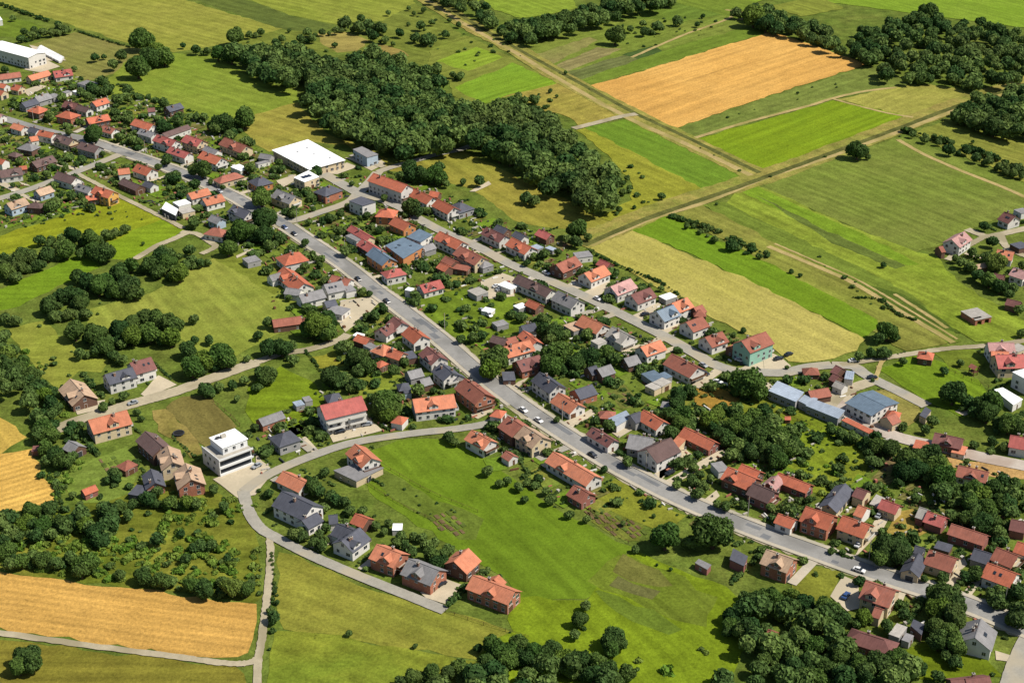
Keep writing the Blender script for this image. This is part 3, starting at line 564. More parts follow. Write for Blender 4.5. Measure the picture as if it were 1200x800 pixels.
# the same roof read from two overlapping sheets: keep the later, closer reading
def _ov(a, b):
    n = 0
    for i in range(5):
        for j in range(5):
            u, v = (i/4-.5) * a['L'], (j/4-.5) * a['W']; c, s_ = cos(a['az']), sin(a['az'])
            x, y = a['x'] + u*c - v*s_ - b['x'], a['y'] + u*s_ + v*c - b['y']
            c, s_ = cos(-b['az']), sin(-b['az'])
            if abs(x*c - y*s_) < b['L']/2 and abs(x*s_ + y*c) < b['W']/2: n += 1
    return n / 25
drop = set()
for i in range(len(ALLH)):
    for j in range(i + 1, len(ALLH)):
        a, b = ALLH[i], ALLH[j]
        if hypot(a['x']-b['x'], a['y']-b['y']) > 25: continue
        ab, ba = _ov(a, b), _ov(b, a)
        if max(ab, ba) > .55:
            k_ = i if ab >= ba else j
            drop.add(k_); print('drop', ALLH[k_]['t'], [round(q) for q in proj(ALLH[k_]['x'], ALLH[k_]['y'], 5)], ALLH[k_]['r'], ALLH[k_]['k'], round(ab, 2), round(ba, 2), 'other', ALLH[i + j - k_]['t'], ALLH[i+j-k_]['r'])
        elif max(ab, ba) > .25: print('overlap', a['t'], b['t'], [round(q) for q in proj(a['x'], a['y'], 5)], a['r'], b['r'], round(ab, 2), round(ba, 2))
ALLH = [h for i, h in enumerate(ALLH) if i not in drop]
# every plot follows its street: pull each house onto the nearest street's bearing
def near_line(x, y, lines):
    best = (1e9, 0, 0, 0)
    for ln in lines:
        acc = 0
        for i in range(len(ln) - 1):
            ax, ay = ln[i]; bx, by = ln[i+1]; dx, dy = bx-ax, by-ay; l2 = dx*dx+dy*dy or 1e-9
            tt = max(0, min(1, ((x-ax)*dx + (y-ay)*dy) / l2)); d = hypot(ax+dx*tt-x, ay+dy*tt-y)
            if d < best[0]: best = (d, atan2(dy, dx), acc + hypot(dx, dy) * tt, 1 if (dx*(y-ay) - dy*(x-ax)) > 0 else -1)
            acc += hypot(dx, dy)
    return best
STREETS = ['main_road', 'upper_street', 'curving_side_road', 'cul_de_sac', 'left_lane', 'cross_street', 'industrial_lane', 'dirt_road', 'side_street', 'lane', 'corner_road']
for h in ALLH:
    bb = min(((near_line(h['x'], h['y'], LINES[s]), s) for s in STREETS), key=lambda q: q[0][0])
    h['street'] = bb[1]; h['d'], h['sa'], h['s'], h['side'] = bb[0]
    dev = (h['az'] - h['sa'] + pi / 4) % (pi / 2) - pi / 4
    h['dev'] = dev
    if 'quad' not in h and abs(dev) < radians(26): h['az'] -= dev * .8
# small overlaps between neighbours are closed by shrinking the smaller one a little
class _: pass

def lf(h, x, y): c, s_ = cos(h['az']), sin(h['az']); return (h['x'] + x*c - y*s_, h['y'] + x*s_ + y*c)
def window_mesh(wd, ht):
    mb = MB(); mb.box(-wd/2-.06, -.06, -.06, wd/2+.06, .03, ht+.06, 0); mb.box(-wd/2, .03, 0, wd/2, .045, ht, 1)
    mb.box(-.03, .045, 0, .03, .06, ht, 0); mb.box(-wd/2-.12, -.02, -.12, wd/2+.12, .12, -.06, 0)
    return mb.mesh('window', [M['frame'], M['glass']])
WIN = [window_mesh(1.15, 1.25), window_mesh(1.7, 1.25), window_mesh(.8, .9)]
def door_mesh(wd, ht, m):
    mb = MB(); mb.box(-wd/2-.1, -.05, 0, wd/2+.1, .03, ht+.1, 0); mb.box(-wd/2, .03, .02, wd/2, .07, ht, 1)
    mb.box(wd/2-.2, .07, 1.0, wd/2-.08, .12, 1.1, 0); return mb.mesh('door', [M['frame'], m])
DOOR = [door_mesh(1.0, 2.1, M['wood']), door_mesh(2.6, 2.3, M['wood']), door_mesh(2.6, 2.3, M['dark_metal'])]
def chimney_mesh():
    mb = MB(); mb.box(-.4, -.35, -1.2, .4, .35, 1.0, 0); mb.box(-.5, -.45, 1.0, .5, .45, 1.12, 1); mb.box(-.16, -.16, 1.12, .16, .16, 1.4, 2)
    return mb.mesh('chimney', [M['render'], M['concrete'], M['dark_metal']])
CHIM = chimney_mesh()
def skylight_mesh():
    mb = MB(); mb.box(-.45, -.6, 0, .45, .6, .12, 0); mb.box(-.34, -.5, .12, .34, .5, .14, 1); return mb.mesh('skylight', [M['dark_metal'], M['glass']])
SKYL = skylight_mesh()
def put(name, me, root, x, y, z, rz=0, rx=0):
    o = link(name, me, root, (x, y, z)); o.rotation_euler = (rx, 0, rz); return o

def build_house(h, i):
    rr = random.Random(i * 13 + 5)
    k, L, W, hw = h['k'], max(2.5, h['L']), h['W'], h['hw']
    big = hw >= 3.25 and L > 6.5
    nm = 'shed' if not big else 'house'
    if k in 'fl' and L * W > 300: nm = 'warehouse'
    if 'quad' in h and h['w'] == 'o': nm = 'warehouse'
    h['nm'] = nm
    root = link(nm, None, None, (h['x'], h['y'], 0), h['az'])
    ov = .55 if big else .3; og = .5 if big else .25
    if k == 'f': ov = og = .15
    l2, w2 = max(1.0, L / 2 - og), max(1.0, W / 2 - ov)
    tanp = {'g': .64, 'h': .56, 'l': .16}.get(k, 0)
    rm, wm = RM[h['r']], WM[h['w']]
    wall = MB()
    if k == 'f':
        if 'quad' in h:
            c, s_ = cos(-h['az']), sin(-h['az'])
            poly = [((p[0]-h['x'])*c - (p[1]-h['y'])*s_, (p[0]-h['x'])*s_ + (p[1]-h['y'])*c) for p in h['quad']]
            ar = sum(poly[a][0]*poly[(a+1)%4][1] - poly[(a+1)%4][0]*poly[a][1] for a in range(4))
            if ar < 0: poly.reverse()
        else: poly = [(-L/2, -W/2), (L/2, -W/2), (L/2, W/2), (-L/2, W/2)]
        wall.prism([(x*.96, y*.96) for x, y in poly], 0, hw - .25); wall.build('wall', wm, root)
        rf = MB(); rf.prism(poly, hw - .25, hw); rf.build('roof', rm, root)
        if L * W > 200 and 'quad' in h:
            for q in range(4):
                put('roof_light', SKYL, root, rr.uniform(-.3, .3) * L, rr.uniform(-.3, .3) * W, hw)
    elif k in 'gl':
        zt = hw + w2 * tanp - .02
        b = [(-l2,-w2,0),(l2,-w2,0),(l2,w2,0),(-l2,w2,0),(-l2,-w2,hw),(l2,-w2,hw),(l2,w2,hw),(-l2,w2,hw),(-l2,0,zt),(l2,0,zt)]
        wall.v = b; wall.f = [(0,1,5,4),(2,3,7,6),(1,2,6,9,5),(3,0,4,8,7),(4,5,9,8),(6,7,8,9),(3,2,1,0)]; wall.m = [0]*7
        wall.build('wall', wm, root)
        rf = MB(); zr_ = hw + W/2*tanp + .15 - ov*tanp; ze = zr_ - W/2*tanp; Lh = L/2
        for sg in (1, -1):
            quad = [(-Lh, 0, zr_), (-Lh, sg*W/2, ze), (Lh, sg*W/2, ze), (Lh, 0, zr_)]
            if sg < 0: quad = quad[::-1]
            rf.slab(quad, .18)
        rf.box(-Lh, -.14, zr_-.05, Lh, .14, zr_+.08)
        rf.build('roof', rm, root)
    else:
        wall.box(-l2, -w2, 0, l2, w2, hw); wall.build('wall', wm, root)
        rf = MB(); Lh, Wh = L/2, W/2; rl = max(.4, Lh - Wh); zz = hw + Wh*tanp; ze = hw - .15
        A, B = (-rl, 0, zz), (rl, 0, zz); a, b, c, d = (-Lh,-Wh,ze), (Lh,-Wh,ze), (Lh,Wh,ze), (-Lh,Wh,ze)
        rf.face([a, b, B, A]); rf.face([b, c, B]); rf.face([c, d, A, B]); rf.face([d, a, A]); rf.face([a, d, c, b])
        rf.box(-rl, -.13, zz-.05, rl, .13, zz+.08)
        rf.build('roof', rm, root)
    # openings on all four sides
    if hw >= 2.4:
        storeys = 2 if hw >= 4.35 else 1
        inset = .96 if k == 'f' else 1
        for fx, (half, dist, rz) in enumerate(((l2, w2, 0), (l2, w2, pi), (w2, l2, -pi/2), (w2, l2, pi/2))):
            if k == 'f':
                half, dist = ((L/2*.96, W/2*.96), (W/2*.96, L/2*.96))[fx // 2]
                if 'quad' in h: dist += .0
            n = int(half * 2 / (3.1 if big else 3.6))
            if n < 1: continue
            for s_ in range(storeys):
                for q in range(n):
                    if rr.random() < (.12 if big else .35): continue
                    u = (q + .5) / n * 2 * half - half + rr.uniform(-.2, .2)
                    zz = (.8 if storeys == 2 or hw < 3.6 else 1.3) + s_ * 2.25
                    if zz + 1.3 > hw - .1 and hw < 2.7: continue
                    me = WIN[rr.choice((0, 0, 1))] if big else WIN[2]
                    if s_ == 0 and q == n // 2 and fx in (0, 2):
                        me = DOOR[rr.choice((0, 0, 1, 2)) if half > 2.5 else 0]; zz = 0.02
                    x, y = {0: (u, dist), pi: (-u, -dist), -pi/2: (dist, -u), pi/2: (-dist, u)}[rz]
                    put('door' if me in DOOR else 'window', me, root, x, y, zz, rz)
            if k in 'g' and fx >= 2 and big and W > 6:
                x = dist if fx == 2 else -dist
                put('window', WIN[0 if W > 8.5 else 2], root, x, 0, hw + .2, rz)
    if big and k in 'gh':
        for q in range(rr.choice((1, 1, 2))):
            cx = rr.uniform(-.55, .55) * (L/2 - (W/2 if k == 'h' else 0)); cy = rr.choice((-1, 1)) * rr.uniform(.5, 1.6)
            put('chimney', CHIM, root, cx, cy, hw + W/2*tanp - abs(cy)*tanp + .1)
        if k == 'g' and rr.random() < .45:
            for q in range(rr.choice((1, 2, 3))):
                sg = rr.choice((-1, 1)); yy = sg * W * .22; ang = math.atan(tanp)
                put('skylight', SKYL, root, rr.uniform(-.35, .35) * L, yy, hw + W/2*tanp + .15 - ov*tanp - abs(yy)*tanp + .01, 0, -sg * ang)
    # balcony on the gable that looks to the street
    if k == 'g' and hw >= 4 and W > 8 and rr.random() < .6:
        sgn = 1 if (cos(h['az']) * 1 + -.3 * sin(h['az'])) > 0 else -1
        mb = MB(); x0 = sgn * l2
        xs = sorted((x0 + sgn*.02, x0 + sgn*1.4)); ww = w2 * rr.choice((.6, .95))
        mb.box(xs[0], -ww, 2.3, xs[1], ww, 2.48)
        bal = mb.build('balcony', M['concrete'], root)
        r2 = MB(); xe = x0 + sgn*1.35; ys = sorted((xe, xe + sgn*.06))
        r2.box(ys[0], -ww, 2.49, ys[1], ww, 3.4)
        for e in (-ww, ww - .06): r2.box(xs[0] + .03, e, 2.49, xs[1] - .1, e + .06, 3.4)
        r2.build('railing', rr.choice((M['frame'], M['wood'], M['frame'])), bal)
    # raised cross gable on wide houses
    if k == 'g' and h['k'] == 'g' and big and L > 10 and W > 8 and rr.random() < .6:
        gx = rr.uniform(-.2, .2) * L; sg = -1 if sin(h['az'] + pi/2) > 0 else 1
        zr_ = hw + W/2*tanp - .25 - ov*tanp; gw = 2.2; yo = sg * (w2 + .02)
        d = MB(); zb = hw - .3
        d.prism(sorted_box(gx - gw + .4, gx + gw - .4, 0, yo), zb, zr_ - gw*.6 - .1)
        dm = d.build('dormer', wm, root)
        r3 = MB()
        for s2 in (1, -1):
            quad = [(gx, yo + sg*.3, zr_), (gx + s2*gw, yo + sg*.3, zr_ - gw*.62), (gx + s2*gw, sg*1.0, zr_ - gw*.62), (gx, sg*.2, zr_)]
            if s2 * sg < 0: quad = quad[::-1]
            r3.slab(quad, .12)
        r3.face([(gx - gw + .45, yo + sg*.01, zr_ - gw*.6 - .1), (gx + gw - .45, yo + sg*.01, zr_ - gw*.6 - .1), (gx, yo + sg*.01, zr_ - .1)])
        r3.build('dormer_roof', rm, dm)
        put('window', WIN[0], dm, gx, yo + sg*.01, zb + .9, 0 if sg > 0 else pi)
    return root
def sorted_box(x0, x1, y0, y1):
    ya, yb = min(y0, y1), max(y0, y1); return [(x0, ya), (x1, ya), (x1, yb), (x0, yb)]

for i, h in enumerate(ALLH): h['root'] = build_house(h, i)
# solar panels on the flat roof beside the white hall and on the pale metal roof
def solar(h, n, m_, x0, y0, sx, sy):
    for a in range(n):
        for b in range(m_):
            mb = MB(); mb.box(0, 0, 0, sx*.92, sy*.92, .06); o = mb.build('solar_panel', M['solar'], h['root'], (x0 + a*sx, y0 + b*sy, h['hw'] + .12)); o.rotation_euler = (radians(6), 0, 0)
for h in ALLH:
    if h['t'] == '3' and 'quad' in h and h['w'] == 'c' and h['L'] < 25: solar(h, 2, 3, -1.5, -3, 1.7, 1.9)

# ---- white modern house with terraces on the curving side road
def modern():
    az = adir(291.5, 569, 352, 548) if False else 0
    a = G(258.5, 556.0); b = G(298, 543.5)
    c0 = G(230 + 28.5, 490 + 69)         # near corner on the ground
    c1 = G(230 + 68, 490 + 54)           # right corner
    c2 = G(230 + 13.5, 490 + 51)         # back left corner
    az = atan2(c1[1]-c0[1], c1[0]-c0[0]); Lx = hypot(c1[0]-c0[0], c1[1]-c0[1]); Ly = hypot(c2[0]-c0[0], c2[1]-c0[1])
    Lx = max(13, min(18, Lx)); Ly = max(11, min(16, Ly))
    root = link('house', None, None, (c0[0], c0[1], 0), az)
    white = plain_mat('white_render', (238,238,236), .8, .04); dark = M['dark_metal']
    m = MB(); m.box(0, 1.6, 0, Lx, Ly, 6.4); m.build('wall', white, root)
    m = MB(); m.box(-.05, 0, 6.4, Lx+.05, Ly+.05, 6.65); m.build('terrace_floor', M['concrete'], root)
    for z0 in (.15, 3.15):
        m = MB(); m.box(0, 0, z0, Lx, 1.59, z0+.2); bal = m.build('balcony', white, root)
        m = MB(); m.box(.02, -.1, z0+.0, Lx, -.01, z0+.85); m.build('railing', white, bal)
        m = MB(); m.box(.3, 1.5, z0+.22, Lx-.3, 1.585, z0+2.6); m.build('glazing', M['glass'], root)
    m = MB(); m.box(-.02, 0.01, .0, .28, 1.59, 6.38); m.build('side_wall', white, root)
    m = MB(); m.box(-.1, -.15, 6.66, .15, Ly, 7.5); m.box(.16, -.15, 6.66, Lx, .1, 7.5); m.build('parapet', white, root)
    m = MB(); m.box(3.6, 3.2, 6.66, Lx-.4, Ly-.3, 9.7); up = m.build('upper_storey', white, root)
    m = MB(); m.box(3.3, 2.9, 9.7, Lx-.1, Ly, 10.0); m.build('roof', RM['W'], root)
    m = MB(); m.box(6.5, Ly-4, 10.01, 8.6, Ly-2.6, 11.2); m.build('chimney', M['concrete'], root)
    m = MB(); m.box(4.5, Ly-3.4, 10.01, 6.0, Ly-2.6, 10.9); m.build('air_unit', dark, root)
    for q in range(3): put('window', WIN[0], root, 5 + q * (Lx-7)/2.2, 3.18, 7.6, pi)
    for q in range(3): put('window', WIN[0], root, -.01, 3.5 + q*3.4, 4.2, pi/2)
    for q in range(2): put('window', WIN[0], root, -.01, 4.5 + q*4.4, 1.2, pi/2)
    for q in range(3): put('window', WIN[1], root, Lx+.01, 3.5 + q*3, 4.2, -pi/2)
    tag(root, 'white modern house with flat roof, roof terrace and banded balconies beside the junction', 'house')
    return root, c0, Lx, Ly, az
MOD = modern()
mm = G(1144, 372)
def unfinished():
    a, b, c, d = [G(900 + x/4, 200 + y/4, 3) for x, y in ((918,657),(968,643),(1036,685),(982,712))]
    az = atan2(c[1]-b[1], c[0]-b[0]); L = hypot(c[0]-b[0], c[1]-b[1]); W = hypot(d[0]-c[0], d[1]-c[1])
    root = link('house', None, None, ((a[0]+c[0])/2, (a[1]+c[1])/2, 0), az)
    bm = WM['b']
    m = MB(); m.box(-L/2, -W/2, 0, L/2, -W/2+.3, 2.8); m.box(-L/2, W/2-.3, 0, L/2, W/2, 2.8); m.box(-L/2, -W/2+.3, 0, -L/2+.3, W/2-.3, 2.8)
    m.box(L/2-.3, -W/2+.3, 0, L/2, -W/2+1.2, 2.8); m.box(L/2-.3, -.8, 0, L/2, .8, 2.8); m.box(L/2-.3, W/2-1.2, 0, L/2, W/2-.3, 2.8)
    m.box(L/2-.3, -W/2+1.2, 2.2, L/2, W/2-1.2, 2.795)
    m.build('wall', bm, root)
    m = MB(); m.box(-L/2-.2, -W/2-.2, 2.81, L/2*.5, W/2+.2, 3.05); m.box(L/2*.5+.01, 0, 2.81, L/2+.2, W/2+.2, 3.05); m.box(L/2*.78, -W/2-.2, 2.81, L/2+.2, -.01, 3.05); m.build('roof', RM['C'], root)
    tag(root, 'unfinished single storey brick house with bare concrete slab roof alone in the field', 'house')
unfinished()
for h in ALLH:                         # the big white house has long balconies and awnings over its forecourt
    if h['t'] == 'k':
        r_ = h['root']; sg = -1 if sin(h['az'] + pi/2) > 0 else 1
        for z0 in (2.6, 5.2):
            for x0, x1 in ((-h['L']*.46, -h['L']*.06), (h['L']*.06, h['L']*.46)):
                mb = MB(); ya, yb = sorted((sg * h['W']/2 - sg*.5, sg * (h['W']/2 + .9))); mb.box(x0, ya, z0, x1, yb, z0 + .18); b_ = mb.build('balcony', M['concrete'], r_)
                mb = MB(); ya, yb = sorted((sg * (h['W']/2 + .9), sg * (h['W']/2 + .83))); mb.box(x0, ya, z0 + .181, x1, yb, z0 + 1.05); mb.build('railing', M['frame'], b_)
# ---------------------------------------------------------------- trees
import numpy as np
def leaf_mat(name, c1, c2, k=.74):
    t = NT(name, .8, .12)
    r = t.n('ShaderNodeObjectInfo').outputs['Random']
    at = t.n('ShaderNodeAttribute'); at.attribute_name = 'tone'
    f = t.math('FRACT', t.math('ADD', r, at.outputs['Fac']))
    col = t.mix(f, alb(c1, k), alb(c2, k))
    n = t.noise(t.pos(), .5, 3, .7)
    col = t.mul(col, t.ramp(n, .3, .7, .75, 1.28))
    sp = t.noise(t.pos(), .018, 3, .6)                         # stands of different species
    col = t.mix(t.ramp(sp, .5, .72, 0, .5), col, t.mul(alb((112,122,66), k), t.ramp(n, .3, .7, .75, 1.25)))
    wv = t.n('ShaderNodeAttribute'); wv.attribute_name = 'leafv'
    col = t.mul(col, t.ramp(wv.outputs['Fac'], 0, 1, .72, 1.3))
    t.done(col)
    tr = t.n('ShaderNodeBsdfTranslucent'); t.l(t.mul(col, 1.1), tr.inputs[0])
    ms = t.n('ShaderNodeMixShader'); ms.inputs[0].default_value = .3
    out = t.t.nodes['Material Output']
    t.l(t.b.outputs[0], ms.inputs[1]); t.l(tr.outputs[0], ms.inputs[2]); t.l(ms.outputs[0], out.inputs['Surface'])
    return t.m
LEAF = {'dark': leaf_mat('leaves_dark_green', (56,88,44), (92,116,54)), 'mid': leaf_mat('leaves_mid_green', (70,104,44), (106,132,60)),
        'light': leaf_mat('leaves_yellow_green', (100,128,44), (118,138,60)), 'mix': leaf_mat('leaves_mixed', (56,88,44), (112,134,68), .80)}
def ico(sub):
    import bmesh
    bm = bmesh.new(); bmesh.ops.create_icosphere(bm, subdivisions=sub, radius=1)
    v = np.array([x.co[:] for x in bm.verts]); f = np.array([[q.index for q in p.verts] for p in bm.faces]); bm.free(); return v, f
ICO1, ICO2 = ico(1), ico(2)
def crown_arrays(seed, nleaf, size, tall=1.0, nl=14, core=True, spread=.55):
    """unit crown (radius about 1, centre at origin): lumps hung with small leaf faces round darker cores"""
    rg = np.random.default_rng(seed)
    C, R = [], []
    for i in range(nl):
        d = rg.normal(size=3); d /= np.linalg.norm(d); d[2] = abs(d[2]) * 1.15 - .42
        rad = rg.uniform(.25, 1) ** .6 * spread
        C.append(d * rad * np.array([1.1, 1.1, tall])); R.append(rg.uniform(.30, .46))
    C.append(np.zeros(3)); R.append(.58)
    C = np.array(C); R = np.array(R)
    V, F = [], []; n = 0
    if core:
        bv, bf = ICO1
        for c, r in zip(C, R):
            vv = bv * (r * .86) * np.array([1, 1, tall**.5]) * (1 + rg.uniform(-.12, .12, (len(bv), 1))) + c
            V.append(vv); F.append(bf + n); n += len(vv)
    nc = n
    pr = R**2 / (R**2).sum()
    idx = rg.choice(len(C), size=nleaf * 2, p=pr)
    d = rg.normal(size=(nleaf * 2, 3)); d /= np.linalg.norm(d, axis=1)[:, None]
    P = C[idx] + d * (R[idx] * rg.uniform(.85, 1.12, nleaf * 2))[:, None] * np.array([1, 1, tall**.5])
    # drop leaves buried inside another lump
    keep = np.ones(len(P), bool)
    for c, r in zip(C, R): keep &= ~(np.linalg.norm(P - c, axis=1) < r * .80)
    P, d = P[keep][:nleaf], d[keep][:nleaf]
    m = len(P)
    nrm = d + rg.normal(size=(m, 3)) * .55; nrm /= np.linalg.norm(nrm, axis=1)[:, None]
    a = np.cross(nrm, rg.normal(size=(m, 3))); a /= np.linalg.norm(a, axis=1)[:, None]; b = np.cross(nrm, a)
    s = size * rg.uniform(.6, 1.3, m)[:, None]
    q = np.stack([P - a*s - b*s*.7, P + a*s - b*s*.5, P + a*s*.8 + b*s*.8, P - a*s*.7 + b*s], 1).reshape(-1, 3)
    V.append(q); V = np.concatenate(V)
    quads = np.arange(m * 4).reshape(-1, 4) + nc
    tri = np.concatenate(F) if F else np.zeros((0, 3), int)
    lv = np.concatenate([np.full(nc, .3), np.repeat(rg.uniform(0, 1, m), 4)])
    return V, tri, quads, lv
def arrays_to_mesh(name, V, tri, quads, lv, mat, tone=None):
    me = bpy.data.meshes.new(name)
    nt_, nq = len(tri), len(quads)
    me.vertices.add(len(V)); me.vertices.foreach_set('co', V.astype(np.float32).ravel())
    me.loops.add(nt_*3 + nq*4); me.loops.foreach_set('vertex_index', np.concatenate([tri.ravel(), quads.ravel()]).astype(np.int32))
    me.polygons.add(nt_ + nq)
    st = np.concatenate([np.arange(nt_)*3, nt_*3 + np.arange(nq)*4]).astype(np.int32)
    me.polygons.foreach_set('loop_start', st)
    at = me.attributes.new('leafv', 'FLOAT', 'POINT'); at.data.foreach_set('value', lv.astype(np.float32))
    if tone is not None:
        a2 = me.attributes.new('tone', 'FLOAT', 'POINT'); a2.data.foreach_set('value', tone.astype(np.float32))
    me.materials.append(mat); me.update(calc_edges=True); me.validate(); return me
# shapes: (tall, lumps, spread)
SHAPES = [(1.0, 14, .6), (.88, 18, .68), (1.15, 12, .55), (1.0, 22, .66), (.95, 10, .5), (1.9, 16, .5)]
TMESH = {}
def tmesh(shape, tone, lod):
    k = (shape, tone, lod)
    if k not in TMESH:
        tall, nl, sp = SHAPES[shape]
        nleaf, sz = ((1000, .115), (2600, .075))[lod]
        V, tri, q, lv = crown_arrays(100 + shape * 7 + lod, nleaf, sz, tall, nl, True, sp)
        TMESH[k] = arrays_to_mesh('crown', V, tri, q, lv, LEAF[tone])
    return TMESH[k]
def trunk_mesh():
    mb = MB(); n = 7
    for (x0,y0,z0,r0,x1,y1,z1,r1) in ((0,0,0,.11,0,0,.55,.075),(0,0,.5,.06,.3,.1,1.0,.03),(0,0,.5,.06,-.25,.2,1.05,.03),(0,0,.52,.055,.0,-.3,1.0,.03)):
        b0 = len(mb.v)
        for (x,y,z_,r) in ((x0,y0,z0,r0),(x1,y1,z1,r1)):
            for i in range(n): mb.v.append((x + r*cos(2*pi*i/n), y + r*sin(2*pi*i/n), z_))
        for i in range(n): mb.f.append((b0+i, b0+(i+1)%n, b0+n+(i+1)%n, b0+n+i)); mb.m.append(0)
    return mb.mesh('trunk', [M['trunk']])
TRUNK = trunk_mesh()
